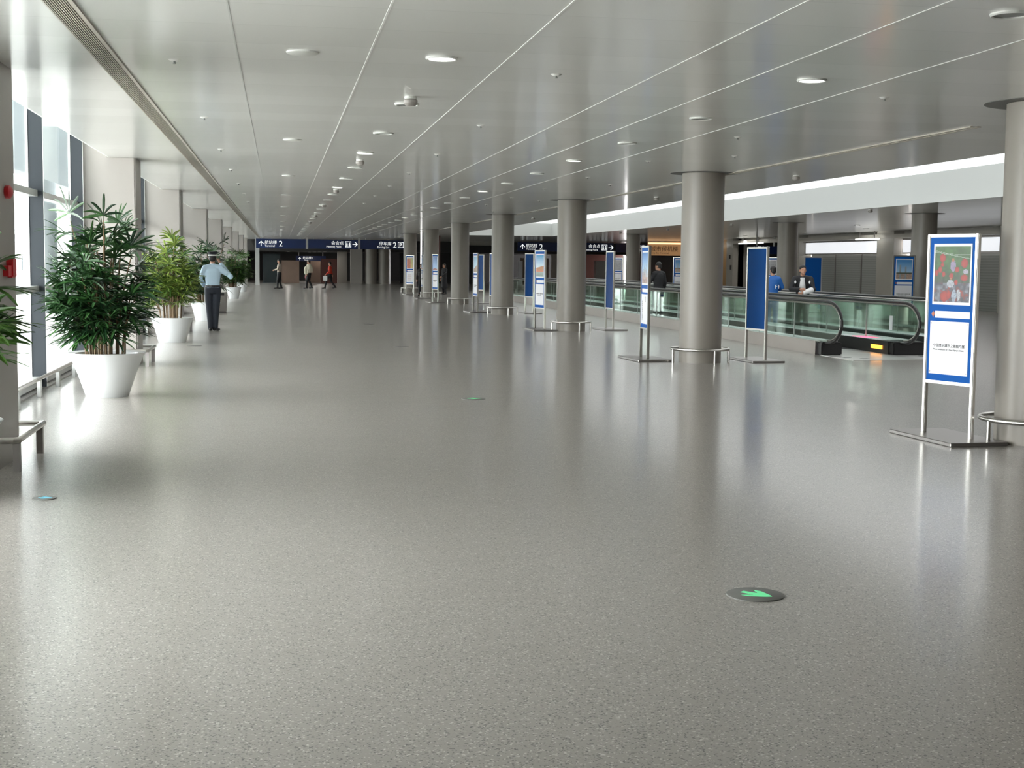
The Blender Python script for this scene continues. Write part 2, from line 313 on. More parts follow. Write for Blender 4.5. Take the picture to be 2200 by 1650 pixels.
# ------------------------------------------------------------------ round columns and rings
CX, C0, CD, CR = 6.631, 11.342, 9.971, .335
def column_parts(t, ring=True):
    bm = B(); lathe(bm, [(0, 0), (CR, 0), (CR, CZ-.002), (0, CZ-.002)], 56); finish('shaft', bm, MT['column'], t, True)
    bm = B(); lathe(bm, [(CR+.001, CZ-.005), (.525, CZ-.005), (.525, CZ-.001), (CR+.001, CZ-.001)], 56, closed=True); finish('collar', bm, MT['collar'], t, True)  # flat dark ring, its colour stands in for shade in the ceiling recess
def ring_parts(t):
    bm = B(); R0 = .455
    for k in range(49): pass
    pts = [(R0*math.cos(2*PI*k/48), R0*math.sin(2*PI*k/48), .215) for k in range(48)]
    n = 10; rings = []
    for k in range(48):
        a = 2*PI*k/48; rings.append([bm.verts.new(((R0+.022*math.cos(q))*math.cos(a), (R0+.022*math.cos(q))*math.sin(a), .215+.022*math.sin(q))) for q in [2*PI*j/n for j in range(n)]])
    for k in range(48):
        A_, B_ = rings[k], rings[(k+1) % 48]
        for j in range(n): bm.faces.new((A_[j], A_[(j+1) % n], B_[(j+1) % n], B_[j]))
    finish('rail', bm, MT['steel'], t, True)
    for a in (-.25, .25+PI/2-.15, PI+.1, -PI/2+.25):
        bm = B(); x, y = R0*math.cos(a), R0*math.sin(a); tube(bm, [(x, y, 0), (x, y, .20)], .02, 10); finish('post', bm, MT['steel'], t, True)
names = ['nearest round grey column, cut by the right frame edge', 'second round grey column, widest one standing fully in view', 'third round grey column from the viewer along the main row', 'fourth round grey column from the viewer along the main row',
         'fifth round grey column from the viewer along the main row', 'sixth round grey column from the viewer along the main row', 'seventh round grey column, beside the blue parking sign']
cg = 'round columns of the main row'
for i in range(7):
    loc = (CX, C0+CD*i, 0)
    if i == 0:
        t0 = thing('round_column', names[0], 'column', loc, 0, cg, 'thing'); column_parts(t0)
        g0 = thing('column_guard_rail', 'low steel guard ring around the ' + names[0].split(',')[0], 'guard rail', loc, 0, 'steel guard rings around columns'); ring_parts(g0)
    else:
        clone(t0, loc, 0, names[i]); clone(g0, loc, 0, 'low steel guard ring around the ' + names[i].split(',')[0].split(' from')[0])
for x, y, nm in ((17.2, 35.3, 'nearest round column of the far row, beyond the moving walkway by the white lightbox'), (16.85, 44.6, 'round column of the far row just behind the man in the black jacket'), (16.86, 65.3, 'farthest round column of the far row, between hanging signs'),
                 (17.0, 25.2, 'round column of the far row hidden by the nearest column')):
    c = clone(t0, (x, y, 0), 0, nm); c['group'] = 'round columns of the far row'

# ------------------------------------------------------------------ pillar guard rails, window rails
def pillar_rail(y0, y1, label):
    t = thing('pillar_guard_rail', label, 'guard rail', (0, 0, 0), 0, 'low steel rails around square pillars')
    z = .235; xf = -1.86; ya, yb = y0-.16, y1+.16
    bm = B(); tube(bm, [(-2.7, ya, z), (xf-.03, ya, z), (xf, ya+.03, z), (xf, yb-.03, z), (xf-.03, yb, z), (-2.7, yb, z)], .024, 10); finish('rail', bm, MT['steel'], t, True)
    for y in (ya+.07, yb-.07):
        bm = B(); box(bm, xf-.045, xf+.005, y-.025, y+.025, 0, z-.012); finish('post', bm, MT['dsteel'], t)
    for y in (ya, yb):
        bm = B(); box(bm, -2.35, -2.3, y-.025, y+.025, 0, z-.012); finish('post', bm, MT['dsteel'], t)
for k, nm in ((2, 'nearest square pillar at the left edge'), (3, 'square pillar beside the nearest potted palm'), (4, 'square pillar behind the yellow-green palm'), (5, 'square pillar level with the litter bin')):
    pillar_rail(*PILL[k], 'low steel guard rail around the ' + nm)
for (a, b), nm in ((bays[3], 'first window bay behind the nearest potted palm'), (bays[4], 'second window bay, mostly hidden by palms'),):
    t = thing('window_guard_rail', 'low steel rail on flat brackets along the ' + nm, 'guard rail', (0, 0, 0), 0, 'low steel rails along the windows')
    bm = B(); tube(bm, [(-2.64, a+.2, .205), (-2.64, b-.2, .205)], .022, 10); finish('rail', bm, MT['steel'], t, True)
    y = a+.75
    while y < b-.3:
        bm = B(); box(bm, -2.66, -2.62, y-.05, y+.05, 0, .187); finish('bracket', bm, MT['alu_l'], t); y += 1.33

# ------------------------------------------------------------------ fire alarm boxes on the nearest pillar
t = thing('alarm_sounder', 'round red alarm sounder high on the left pillar', 'alarm', (-2.02, 10.98, 2.04))
bm = B(); lathe(bm, [(0, 0), (.05, 0), (.05, .03), (.03, .045), (0, .045)], 20); o = finish('sounder_body', bm, MT['red'], t, True); o.rotation_euler = (0, PI/2, 0); o.scale = (1, 1.6, 1)
t = thing('alarm_call_point', 'square red alarm call point lower on the left pillar', 'alarm', (-2.02, 10.95, 1.46))
bm = B(); box(bm, 0, .05, -.02, .13, -.06, .09); bmesh.ops.bevel(bm, geom=bm.edges[:], offset=.008, segments=2, affect='EDGES'); finish('call_point_box', bm, MT['red'], t, True)
bm = B(); box(bm, 0, .04, -.14, -.02, -.05, .03); finish('key_box', bm, MT['red'], t)

# ------------------------------------------------------------------ ceiling fittings
LAMP = bpy.data.lights.new('lamp_light', 'AREA'); LAMP.shape = 'DISK'; LAMP.size = .18; LAMP.energy = 7; LAMP.color = (1, .95, .88)
def downlight(lit, r):
    t = thing('ceiling_downlight', 'x', 'ceiling light', (0, 0, CZ))
    bm = B(); lathe(bm, [(r*.82, 0), (r*.82, -.012), (r*.92, -.016), (r, -.008), (r, 0)], 32); finish('trim_ring', bm, MT['trim_l'], t, True)
    bm = B(); lathe(bm, [(0, -.006), (r*.82, -.006)], 32); finish('diffuser' if lit else 'reflector', bm, MT['lamp' if lit else 'lamp_off'], t, True)
    if lit == 2:
        lo = bpy.data.objects.new('lamp_light', LAMP); COL.objects.link(lo); lo.parent = t; lo.location = (0, 0, -.03)
    return t
lit0 = downlight(True, .115); off0 = downlight(False, .115); far0 = downlight(2, .115); far0['group'] = 'x'
ordn = ['nearest', 'second nearest', 'third', 'fourth', 'fifth', 'sixth', 'seventh', 'eighth', 'ninth']
first = {True: True, False: True, 2: True}
def place(lit, loc, label, grp):
    src = far0 if lit == 2 else (lit0 if lit else off0)
    if first[lit]: first[lit] = False; src.location = loc; src['label'] = label; o = src
    else: o = clone(src, loc, None, label)
    o['group'] = grp; return o
for row, X, y0 in (('left', 1.143, 9.9165), ('right', 4.085, 10.3866)):
    for i in range(9):
        place(True, (X, y0+8.82*i, CZ), '%s glowing downlight in the %s lamp row, counted from the viewer' % (ordn[i], row), 'lit downlights of the %s row' % row)
    k = 0
    for i in range(-1, 8):
        for j in (1, 2):
            y = y0+8.82*i+2.94*j
            if y < 6.5: continue
            place(False, (X+.02, y, CZ), ('unlit downlight of the %s row, nearer the viewer than all glowing lamps' % row if i < 0 else 'unlit downlight, %s row, %s one after the %s glowing lamp' % (row, 'first' if j == 1 else 'second', ordn[i])), 'unlit downlights of the %s row' % row); k += 1
spk = None
for i in range(9):
    loc = (.17, 9.876+7.1*i, CZ); lab = '%s white round speaker in the ceiling line left of the lamps' % ordn[i]
    if i == 0:
        bm = B(); lathe(bm, [(0, -.014), (.10, -.014), (.112, -.008), (.115, 0)], 32); spk = finish('ceiling_speaker', bm, MT['spk'], None, True); spk.location = loc; tag(spk, lab, 'speaker', 'ceiling speakers')
    else: c = spk.copy(); COL.objects.link(c); c.location = loc; c['label'] = lab
def spr(t):
    bm = B(); lathe(bm, [(0, -.012), (.026, -.012), (.04, -.003), (.045, 0)], 16); finish('cover_plate', bm, MT['seam_l'], t, True)
    bm = B(); lathe(bm, [(0, -.03), (.012, -.03), (.008, -.02), (.008, -.012)], 12); finish('nozzle', bm, MT['lamp_off'], t, True)
sp0 = None
for X, rown, y0, dy in ((-.74, 'leftmost', 10.47, 4.1), (2.1, 'middle', 10.57, 4.05), (5.1, 'right', 11.3, 3.85), (5.95, 'rightmost', 17.77, 7.0)):
    for i in range(7 if dy < 5 else 4):
        lab = '%s small sprinkler head from the viewer in the %s sprinkler row' % (ordn[i], rown)
        if sp0 is None: sp0 = thing('sprinkler_head', lab, 'sprinkler', (X, y0, CZ), 0, 'sprinkler heads'); spr(sp0)
        else: clone(sp0, (X, y0+dy*i, CZ), None, lab)
sm0 = None
for i, y in enumerate((12.3, 20.0, 28.4, 35.9, 44.1, 52.3)):
    lab = '%s white dome smoke detector hanging near the left lamp row' % ordn[i]
    if sm0 is None:
        sm0 = thing('smoke_detector', lab, 'smoke detector', (1.145, y, CZ), 0, 'smoke detectors')
        bm = B(); lathe(bm, [(.055, 0), (.055, -.02), (.02, -.02)], 24); finish('base', bm, MT['trim_l'], sm0, True)
        bm = B(); lathe(bm, [(.045, -.018), (.062, -.03), (.06, -.06), (.04, -.08), (0, -.085)], 24); finish('dome', bm, MT['pillar'], sm0, True)
    else: clone(sm0, (1.145, y, CZ), None, lab)
for i, (x, y) in enumerate(((8.16, 21.3), (7.98, 29.0), (7.94, 43.4), (14.75, 33.3), (15.15, 61.0), (15.45, 54.3), (15.65, 46.9))):
    clone(sm0, (x, y, CZ), None, ['nearest dome detector between column row and light well', 'second dome detector between column row and light well', 'third dome detector between column row and light well', 'nearest dome detector beyond the white fascia', 'farthest dome detector beyond the white fascia', 'third dome detector beyond the white fascia', 'second dome detector beyond the white fascia'][i])
for i, (x, y) in enumerate(((19.9, 46.), (22.3, 57.), (22.2, 64.5), (24.0, 70.5), (22.0, 50.))):
    o = place(2, (x, y, CZ), ['glowing downlight above the far lightbox shop front, nearest of the far side', 'glowing downlight on the far side beside the shuttered shop', 'glowing downlight before the dark recess', 'glowing downlight by the gold wall', 'glowing downlight over the shutter'][i], 'lit downlights on the far side')
for i, (x, y) in enumerate(((.6, 99.5), (.7, 102.5), (3.2, 98.6), (2.9, 101.), (2.6, 104.), (2.3, 107.))):
    o = place(2, (x, y, 2.2), ['small glowing lamp under the low rear ceiling, left pair nearer', 'small glowing lamp under the low rear ceiling, left pair farther', 'rear ceiling lamp right of the far hanging sign, nearest', 'rear ceiling lamp right of the far hanging sign, second', 'rear ceiling lamp right of the far hanging sign, third', 'rear ceiling lamp right of the far hanging sign, last'][i], 'lamps under the low rear ceiling')

# ------------------------------------------------------------------ floor discs
def floor_disc(loc, m, rz, label, r=.136):
    t = thing('floor_marker', label, 'floor marker', loc, 0, 'round arrow markers in the floor')
    bm = B(); lathe(bm, [(0, 0), (r, 0), (r, .004), (r*.97, .006), (0, .006)], 40); finish('plate', bm, MT['disc'], t, True)
    bm = B(); s = r/.136
    poly(bm, [(x*s, y*s) for x, y in ((-.016, -.005), (-.062, .04), (-.062, .002), (-.018, -.07))], .0062, .0072)
    poly(bm, [(x*s, y*s) for x, y in ((.016, -.005), (.018, -.07), (.062, .002), (.062, .04))], .0062, .0072)
    poly(bm, [(x*s, y*s) for x, y in ((-.018, -.07), (0, -.088), (.018, -.07), (.016, .07), (-.016, .07))], .0062, .0072)
    o = finish('arrow', bm, m, t); o.rotation_euler = (0, 0, rz)
floor_disc((2.211, 6.149, 0), MT['green'], .75, 'nearest dark floor disc with a green arrow, at lower right')
floor_disc((2.182, 15.58, 0), MT['green'], PI/2, 'dark floor disc with faint green arrow in mid floor')
floor_disc((2.2, 25.3, 0), MT['disc'], PI/2, 'dark floor disc level with the second column'); floor_disc((2.195, 34.5, 0), MT['disc'], PI/2, 'farthest dark floor disc on the open floor')
floor_disc((-1.50, 9.24, 0), MT['lblue'], PI/2, 'small floor disc with pale blue arrow by the left pillar', .075); floor_disc((-1.51, 25.53, 0), MT['disc'], PI/2, 'dark floor plate beside the yellow-green palm pot')
# ------------------------------------------------------------------ poster stands
def clampc(c): return tuple(max(0, min(1, v)) for v in c)
def mixc(a, b, t): t = max(0, min(1, t)); return tuple(x+(y-x)*t for x, y in zip(a, b))
pr_rnd = random.Random(3)
LAN = [(.22, .79, .085, .075), (.22, .67, .05, .04), (.16, .58, .06, .06), (.06, .52, .05, .06), (.26, .50, .05, .05), (.84, .70, .095, .085), (.64, .585, .065, .05), (.48, .47, .06, .055), (.62, .36, .05, .05), (.84, .44, .10, .06), (.30, .10, .12, .10), (.42, .13, .06, .08)]
WHT = [(.52, .66, .07, .10, (.45, .35, .55)), (.46, .33, .10, .07, (.75, .78, .85)), (.88, .55, .07, .04, (.6, .55, .65)), (.57, .11, .06, .11, (.5, .6, .75)), (.70, .13, .05, .10, (.72, .74, .8))]
def vn(x, y):
    xi, yi = math.floor(x), math.floor(y); h = lambda i, j: (math.sin(i*127.1+j*311.7)*43758.5453) % 1
    fx, fy = x-xi, y-yi; fx = fx*fx*(3-2*fx); fy = fy*fy*(3-2*fy)
    return (h(xi, yi)*(1-fx)+h(xi+1, yi)*fx)*(1-fy)+(h(xi, yi+1)*(1-fx)+h(xi+1, yi+1)*fx)*fy
def pic_lantern(u, v):
    n = .6*vn(u*9, v*11)+.4*vn(u*23, v*27)
    c = mixc((.02, .05, .016), (.065, .20, .045), v*.75+.9*(n-.4))
    if v < .62:
        k = vn(u*30, v*6+3); c = mixc(c, mixc((.13, .10, .12), (.03, .035, .035), k), min(1, (.62-v)*2.6)*(.75 if u < .3 or u > .7 else .5))
    if v < .34:
        q = vn(u*15+9, v*16); p = vn(u*14+50, v*15+7)
        c = mixc((.05, .05, .07), (.32, .32, .40) if p > .62 else ((.42, .06, .05) if p < .3 else (.16, .13, .16)), q)
    if abs(v-(.9-.12*u)) < .006 or abs(v-(.93-.2*u+.12*u*u)) < .005: c = (.42, .52, .42)
    for a, b, p, q, k in WHT:
        if ((u-a)/p)**2+((v-b)/q)**2 < .8+.5*n: c = mixc(k, (.2, .2, .28), vn(u*40, v*40)*.8)
    for a, b, p, q in LAN:
        d = ((u-a)/p)**2+((v-b)/q)**2
        if d < 1: c = mixc((.58, .035, .022), (.30, .012, .014), d*.7+.3*vn(u*60, v*30))
    if (abs(u-.52) < .03 and abs(v-.76) < .03) or (abs(u-.47) < .03 and abs(v-.42) < .02): c = (.5, .2, .1)
    return tuple(x*.62 for x in c)
def sky(u, v, top=(.04, .20, .55), bot=(.45, .68, .85)): return mixc(bot, top, (v-.3)*1.5)
def pic_towers(u, v):
    c = sky(u, v)
    h = .28+.12*math.sin(u*23)+.08*math.sin(u*61)
    for x, k, wd in ((.42, .72, .05), (.58, .55, .06), (.74, .62, .05), (.25, .5, .05)):
        if abs(u-x) < wd*(1-max(0, v-.3)/(k-.28)*.8) and v < k: c = mixc((.33, .36, .42), (.22, .24, .3), pr_rnd.random())
    if v < h: c = mixc((.38, .22, .18), (.5, .36, .3), pr_rnd.random())
    if v < .15 and pr_rnd.random() < .5: c = (.2, .12, .12)
    return c
def pic_roof(u, v):
    c = sky(u, v, (.03, .28, .55), (.75, .85, .88))
    if v < .42 and v > .40-.0: c = (.85, .82, .78)
    if .27 < v < .40+.1*u: c = mixc((.42, .16, .06), (.55, .28, .12), pr_rnd.random())
    if .22 < v <= .27: c = (.62, .20, .10)
    if v <= .22: c = mixc((.18, .24, .2), (.35, .42, .4), v*4+.3*pr_rnd.random())
    return c
def pic_hill(u, v):
    c = sky(u, v, (.10, .36, .62), (.45, .65, .78))
    if v < .22+.25*u: c = mixc((.36, .17, .10), (.12, .14, .06), pr_rnd.random()*(1-v*2))
    return c
def pic_blue(u, v):
    c = sky(u, v, (.12, .26, .62), (.35, .55, .85))
    if v < .10 or (abs(u-.5) < .2 and v < .16): c = (.45, .16, .14)
    return c
def pic_warm(u, v):
    c = mixc((.65, .20, .07), (.42, .08, .04), pr_rnd.random())
    if u > .62: c = mixc((.68, .5, .2), (.4, .45, .15), v)
    if v > .85: c = (.5, .42, .3)
    return c
def pic_grey(u, v): return mixc((.30, .30, .33), (.45, .44, .46), pr_rnd.random() if v < .7 else .8)
def pic_city(u, v):
    c = sky(u, v, (.05, .24, .56), (.4, .6, .78))
    if v < .35: c = mixc((.30, .24, .2), (.5, .34, .26), pr_rnd.random())
    if abs(u-.25) < .05 and v < .75: c = (.28, .32, .36)
    if abs(u-.6) < .03 and v < .62: c = (.3, .34, .38)
    if .28 < v < .33: c = (.08, .1, .08)
    return c
def printed(name, fn, x0, x1, z0, z1, y, nx, nz, parent):
    bm = B(); cl = bm.loops.layers.float_color.new('print')
    V = [[bm.verts.new((x0+(x1-x0)*i/nx, y, z0+(z1-z0)*k/nz)) for i in range(nx+1)] for k in range(nz+1)]
    for k in range(nz):
        for i in range(nx):
            f = bm.faces.new((V[k][i], V[k][i+1], V[k+1][i+1], V[k+1][i])); c = clampc(fn((i+.5)/nx, (k+.5)/nz))
            for l in f.loops: l[cl] = (*c, 1)
    me = bpy.data.meshes.new(name); bm.to_mesh(me); bm.free(); me.materials.append(MT['prt'])
    o = bpy.data.objects.new(name, me); COL.objects.link(o); o.parent = parent; return o
SW = .556
def stand_frame(t, rz, plate_rz):
    h = SW/2
    for s in (-1, 1):
        bm = B(); box(bm, s*h-.018, s*h+.018, -.022, .022, .03, 1.85); bmesh.ops.bevel(bm, geom=bm.edges[:], offset=.006, segments=2, affect='EDGES'); finish('post', bm, MT['steel'], t, True)
    for z in (.497, 1.82):
        bm = B(); box(bm, -h+.018, h-.018, -.02, .02, z, z+.028); finish('crossbar', bm, MT['steel'], t)
    bm = B(); box(bm, -h+.018, h-.018, -.012, .012, .525, 1.82); finish('board', bm, MT['blue'], t)
    bm = B(); box(bm, -.53, .53, -.28, .28, 0, .035); bmesh.ops.bevel(bm, geom=bm.edges[:], offset=.005, segments=1, affect='EDGES')
    o = finish('base_plate', bm, MT['dsteel'], t); o.rotation_euler = (0, 0, plate_rz-rz)
def X_(u): return -SW/2+u*SW
def poster_stand(loc, th, pic, label, group, front=True, texty=True, res=(18, 28)):
    rz = math.atan2(-math.cos(th), math.sin(th)) if front else math.atan2(-math.cos(th), math.sin(th))+PI
    t = thing('poster_stand', label, 'display stand', loc, rz, group)
    stand_frame(t, rz, math.radians(-86))
    if pic:
        bm = B(); box(bm, X_(.112), X_(.912), -.016, -.012, 1.215, 1.762); finish('picture_border', bm, MT['paper'], t)
        printed('picture', pic, X_(.14), X_(.884), 1.24, 1.738, -.0165, res[0], res[1], t)
        bm = B(); box(bm, X_(.18), X_(.912), -.015, -.012, 1.095, 1.157); finish('caption_strip', bm, MT['paper'], t)
        bm = B(); poly(bm, [(X_(.10), -1.13), (X_(.14), -1.155), (X_(.175), -1.13), (X_(.14), -1.10)], 0, .003); o = finish('emblem', bm, MT['logo'], t); o.rotation_euler = (-PI/2, 0, 0); o.location = (0, -.012, 0); o.rotation_euler = (PI/2, 0, 0); o.scale = (1, -1, 1)
        sh = boxo('text_sheet', X_(.085), X_(.90), -.015, -.012, .585, 1.065, MT['paper'], t)
        if texty == 'full':
            text('heading', '中国奥运城市之旅图片展', .0335, MT['ink'], sh, (X_(.165), -.0155, .834), (PI/2, 0, 0), bold=.0002)
            text('subtitle', 'Photo exhibition of China Olympic Cities', .0215, MT['ink'], sh, (X_(.165), -.0155, .802), (PI/2, 0, 0))
            for u in (.11, .875):
                for z in (1.045, .605):
                    bm = B(); lathe(bm, [(0, -.002), (.006, -.002), (.006, 0), (0, 0)], 10); o = finish('fixing_screw', bm, MT['dsteel'], sh); o.location = (X_(u), -.0155, z); o.rotation_euler = (PI/2, 0, 0)
        elif texty == 'column':
            text('column_text', '中\n国\n奥\n运\n城\n市\n之\n旅\n图\n片', .032, MT['ink'], sh, (X_(.2), -.0155, .93), (PI/2, 0, 0))
            text('column_text', '摄\n影\n展', .028, MT['ink'], sh, (X_(.6), -.0155, 1.0), (PI/2, 0, 0))
        elif texty == 'lines':
            text('heading', '中国奥运城市之旅图片展', .033, MT['ink'], sh, (X_(.17), -.0155, .832), (PI/2, 0, 0))
            text('subtitle', 'Photo exhibition of China', .022, MT['ink'], sh, (X_(.25), -.0155, .80), (PI/2, 0, 0))
        elif texty == 'pink':
            bm = B()
            for k in range(7): box(bm, X_(.2), X_(.7), -.0158, -.015, .65+k*.05, .66+k*.05)
            finish('text_lines', bm, MT['lip'], sh)
    return t
rad = math.radians
fg, bgp = 'poster stands with pictures along the main row', 'poster stands showing plain blue backs'
poster_stand((5.963, 11.647, 0), rad(20), pic_lantern, 'nearest poster stand, with the red lantern picture and white title sheet', fg, True, 'full', (60, 84))
poster_stand((5.875, 21.9, 0), rad(-3.0), pic_towers, 'poster stand with tower skyline picture and column text, left of the second column', fg, True, 'column', (24, 60))
poster_stand((5.98, 31.68, 0), rad(13.5), pic_roof, 'poster stand with orange roof and water picture, beside the third column', fg, True, 'lines', (24, 50))
poster_stand((6.045, 42.86, 0), rad(5.5), pic_hill, 'very narrow-looking poster stand with blue sky and brown hill, left of the fourth column', fg, True, 'lines')
poster_stand((5.916, 53.03, 0), rad(16), pic_blue, 'poster stand with bright blue sky picture between fifth and sixth columns', fg, True, 'lines')
poster_stand((6.08, 65.2, 0), rad(36), pic_warm, 'farthest poster stand, with the orange and yellow picture', fg, True, 'pink')
poster_stand((5.98, 58.6, 0), rad(-2), pic_blue, 'poster stand seen nearly edge-on beside the sixth column', fg, True, 'lines')
poster_stand((7.665, 21.6, 0), rad(14.2), pic_towers, 'wide blue back of the stand right of the second column', bgp, False)
poster_stand((7.69, 31.87, 0), rad(4.3), pic_towers, 'narrow blue-grey back of the stand right of the third column', bgp, False)
poster_stand((7.64, 42.27, 0), rad(16.6), pic_towers, 'blue back of the stand right of the fourth column', bgp, False)
poster_stand((7.55, 52.1, 0), rad(14), pic_towers, 'blue back of the stand right of the sixth column', bgp, False)
poster_stand((6.62, 43.3, 0), rad(2), pic_towers, 'grey-blue edge-on stand just right of the brown hill poster', bgp, False)
fr = 'poster stands beyond the moving walkways'
poster_stand((16.13, 34.2, 0), rad(82), pic_city, 'poster stand with city skyline picture below the right white lightbox, beyond the glass', fr, True, 'lines', (20, 30))
poster_stand((17.5, 43.9, 0), rad(75), pic_towers, 'dark blue stand back behind the man in the black jacket', fr, False)
poster_stand((16.2, 55.0, 0), rad(70), pic_city, 'poster stand with blue sky picture half hidden by the second column', fr, True, 'lines')
poster_stand((16.2, 65.6, 0), rad(40), pic_grey, 'poster stand with grey picture left of the farthest far-row column', fr, True, 'lines')
poster_stand((17.62, 48.2, 0), rad(40), pic_grey, 'poster stand partly hidden behind the man in blue', fr, True, 'lines')

# ------------------------------------------------------------------ hanging signs
def board(name, x0, x1, y, z0, z1, label, group, hang=CZ):
    t = thing(name, label, 'sign', ((x0+x1)/2, y, z0), 0, group); w_ = (x1-x0)/2
    bm = B(); box(bm, -w_, w_, -.06, .06, 0, z1-z0); finish('panel', bm, MT['dblue'], t)
    for s in (-.8, .8):
        bm = B(); box(bm, s*w_-.03, s*w_+.03, -.03, .03, z1-z0, hang-z0); finish('hanger', bm, MT['alu_l'], t)
    return t
def arrow(t, cx, cz, s, ang):
    bm = B()
    P = lambda q: [(a*math.cos(ang)-b*math.sin(ang), a*math.sin(ang)+b*math.cos(ang)) for a, b in q]
    for q in (((-.07, -.5), (.07, -.5), (.07, .4), (-.07, .4)), ((0, .5), (-.46, .06), (-.46, -.14), (0, .30)), ((0, .5), (0, .30), (.46, -.14), (.46, .06))):
        poly(bm, [(x*s, y*s) for x, y in P(q)], 0, .006)
    o = finish('arrow', bm, MT['lettering'], t); o.location = (cx, -.061, cz); o.rotation_euler = (PI/2, 0, 0)
def icon(t, cx, cz, s, kind):
    bm = B()
    for a, b, c, d in ((-.5, -.42, -.5, .5), (.42, .5, -.5, .5), (-.5, .5, -.5, -.42), (-.5, .5, .42, .5)): box(bm, a*s, b*s, -.006, 0, c*s, d*s)
    if kind == 'meet':
        for sx in (-.22, .22):
            bmesh.ops.create_circle(bm, cap_ends=True, segments=12, radius=.1*s, matrix=Matrix.Translation((sx*s, -.006, .2*s)) @ Matrix.Rotation(PI/2, 4, 'X'))
            box(bm, (sx-.13)*s, (sx+.13)*s, -.006, 0, -.38*s, .06*s)
    o = finish('pictogram', bm, MT['lettering'], t); o.location = (cx, -.061, cz)
    if kind == 'P': text('letter', 'P', s*.95, MT['lettering'], t, (cx-.27*s, -.062, cz-.33*s), (PI/2, 0, 0), bold=.01)
def sign_set(dx, where, grp):
    R_ = (PI/2, 0, 0); b_ = 0.0
    t = board('hanging_sign', -1.39+dx, 1.67+dx, 88, 2.30, 2.885, 'navy Terminal 2 sign with up arrow, %s' % where, grp)
    arrow(t, -1.22, .29, .33, 0)
    text('lettering', '航站楼', .25, MT['lettering'], t, (-1.0, -.062, .27), R_, bold=b_); text('lettering', 'Terminal', .17, MT['lettering'], t, (-.99, -.062, .09), R_, bold=b_); text('lettering', '2', .50, MT['lettering'], t, (-.14, -.062, .12), R_, bold=b_)
    t = board('hanging_sign', 1.815+dx, 4.91+dx, 88, 2.31, 2.89, 'navy Meeting Point sign with pictogram, %s' % where, grp)
    arrow(t, 1.37, .29, .33, -PI/2); icon(t, .94, .29, .36, 'meet')
    text('lettering', '会合点', .26, MT['lettering'], t, (-.12, -.062, .27), R_, bold=b_); text('lettering', 'Meeting Point', .165, MT['lettering'], t, (-.42, -.062, .08), R_, bold=b_)
    t = board('hanging_sign', 5.06+dx, 8.3+dx, 88, 2.31, 2.885, 'navy Parking Lot 2 sign, %s' % where, grp)
    arrow(t, 1.40, .29, .33, -PI/2); icon(t, .92, .29, .34, 'P'); text('lettering', '2', .50, MT['lettering'], t, (.42, -.062, .11), R_, bold=b_)
    text('lettering', '停车库', .26, MT['lettering'], t, (-.44, -.062, .27), R_, bold=b_); text('lettering', 'Parking Lot', .165, MT['lettering'], t, (-.56, -.062, .08), R_, bold=b_)
sign_set(0, 'over the end of the left walkway', 'navy signs over the left walkway'); sign_set(16.5, 'beyond the light well on the right', 'navy signs beyond the light well')
for x in (1.74, 4.985):
    o = boxo('sign_divider', x-.07, x+.07, 87.94, 88.06, 2.28, CZ, MT['alu_l']); tag(o, 'grey divider post between the Terminal 2 and Meeting Point signs' if x < 3 else 'grey divider post between the Meeting Point and Parking Lot signs', 'post')
t = board('hanging_sign', 1.3, 3.6, 109, 1.50, 1.92, 'small far navy sign with arrow and Terminal 2 under the low rear ceiling', 'far navy signs', 2.2)
arrow(t, -.85, .2, .22, 0); text('lettering', '航站楼2', .22, MT['lettering'], t, (-.62, -.062, .18), (PI/2, 0, 0)); text('lettering', 'Terminal', .12, MT['lettering'], t, (-.5, -.062, .05), (PI/2, 0, 0))
t = board('hanging_sign', 23.4, 24.55, 66.5, 2.12, 2.5, 'navy parking sign hanging in front of the dark recess on the right', 'far navy signs')
text('lettering', '停车库', .22, MT['lettering'], t, (-.45, -.062, .2), (PI/2, 0, 0)); text('lettering', 'Parking Lot', .15, MT['lettering'], t, (-.5, -.062, .04), (PI/2, 0, 0))
t = thing('gold_sign_board', 'warm lit gold board with dark characters on the far right', 'sign', (23.7, 83.9, 2.1))
boxo('panel', -1.1, 1.1, -.05, .05, 0, .86, mat('lit_gold_board', (.30, .17, .08), .4, emis=.10, ecol=(1, .55, .25)), t); boxo('light_strip', -1.1, 1.1, -.08, -.05, .70, .80, mat('warm_strip', (1, .7, .4), .4, emis=.7, ecol=(1, .62, .34)), t)
text('lettering', '城市候机楼', .36, MT['brown'], t, (-.95, -.055, .28), (PI/2, 0, 0)); text('lettering', 'City Air Terminal', .16, MT['brown'], t, (-.9, -.055, .1), (PI/2, 0, 0))
boxo('suspension_rod', -1.0, -.97, -.02, .02, .86, .89, MT['dsteel'], t); boxo('suspension_rod', .97, 1.0, -.02, .02, .86, .89, MT['dsteel'], t)

# ------------------------------------------------------------------ right wall shop fronts
for (a, b), nm in (((54.15, 62.78), 'left, wider in view'), ((44.3, 52.4), 'right, partly behind a far column')):
    t = thing('lightbox_sign', 'blank white lightbox sign above the grey shutters, %s' % nm, 'lightbox', (XR-.06, 0, 0), 0, 'white lightbox signs')
    boxo('housing', -.12, 0, a, b, 2.08, 2.68, MT['dsteel'], t); boxo('face', -.13, -.12, a+.05, b-.05, 2.13, 2.62, MT['lightbox'], t)
    s = thing('roller_shutter', 'closed grey roller shutter under the %s white lightbox' % nm.split(',')[0], 'shutter', (XR+.15, 0, 0), 0, 'grey roller shutters')
    boxo('curtain', 0, .05, a, b, 0, 2.1, MT['shutter'], s)
    for k in range(1, 3): boxo('guide_rail', -.04, 0, a+(b-a)*k/3-.04, a+(b-a)*k/3+.04, 0, 2.1, MT['dsteel'], s)
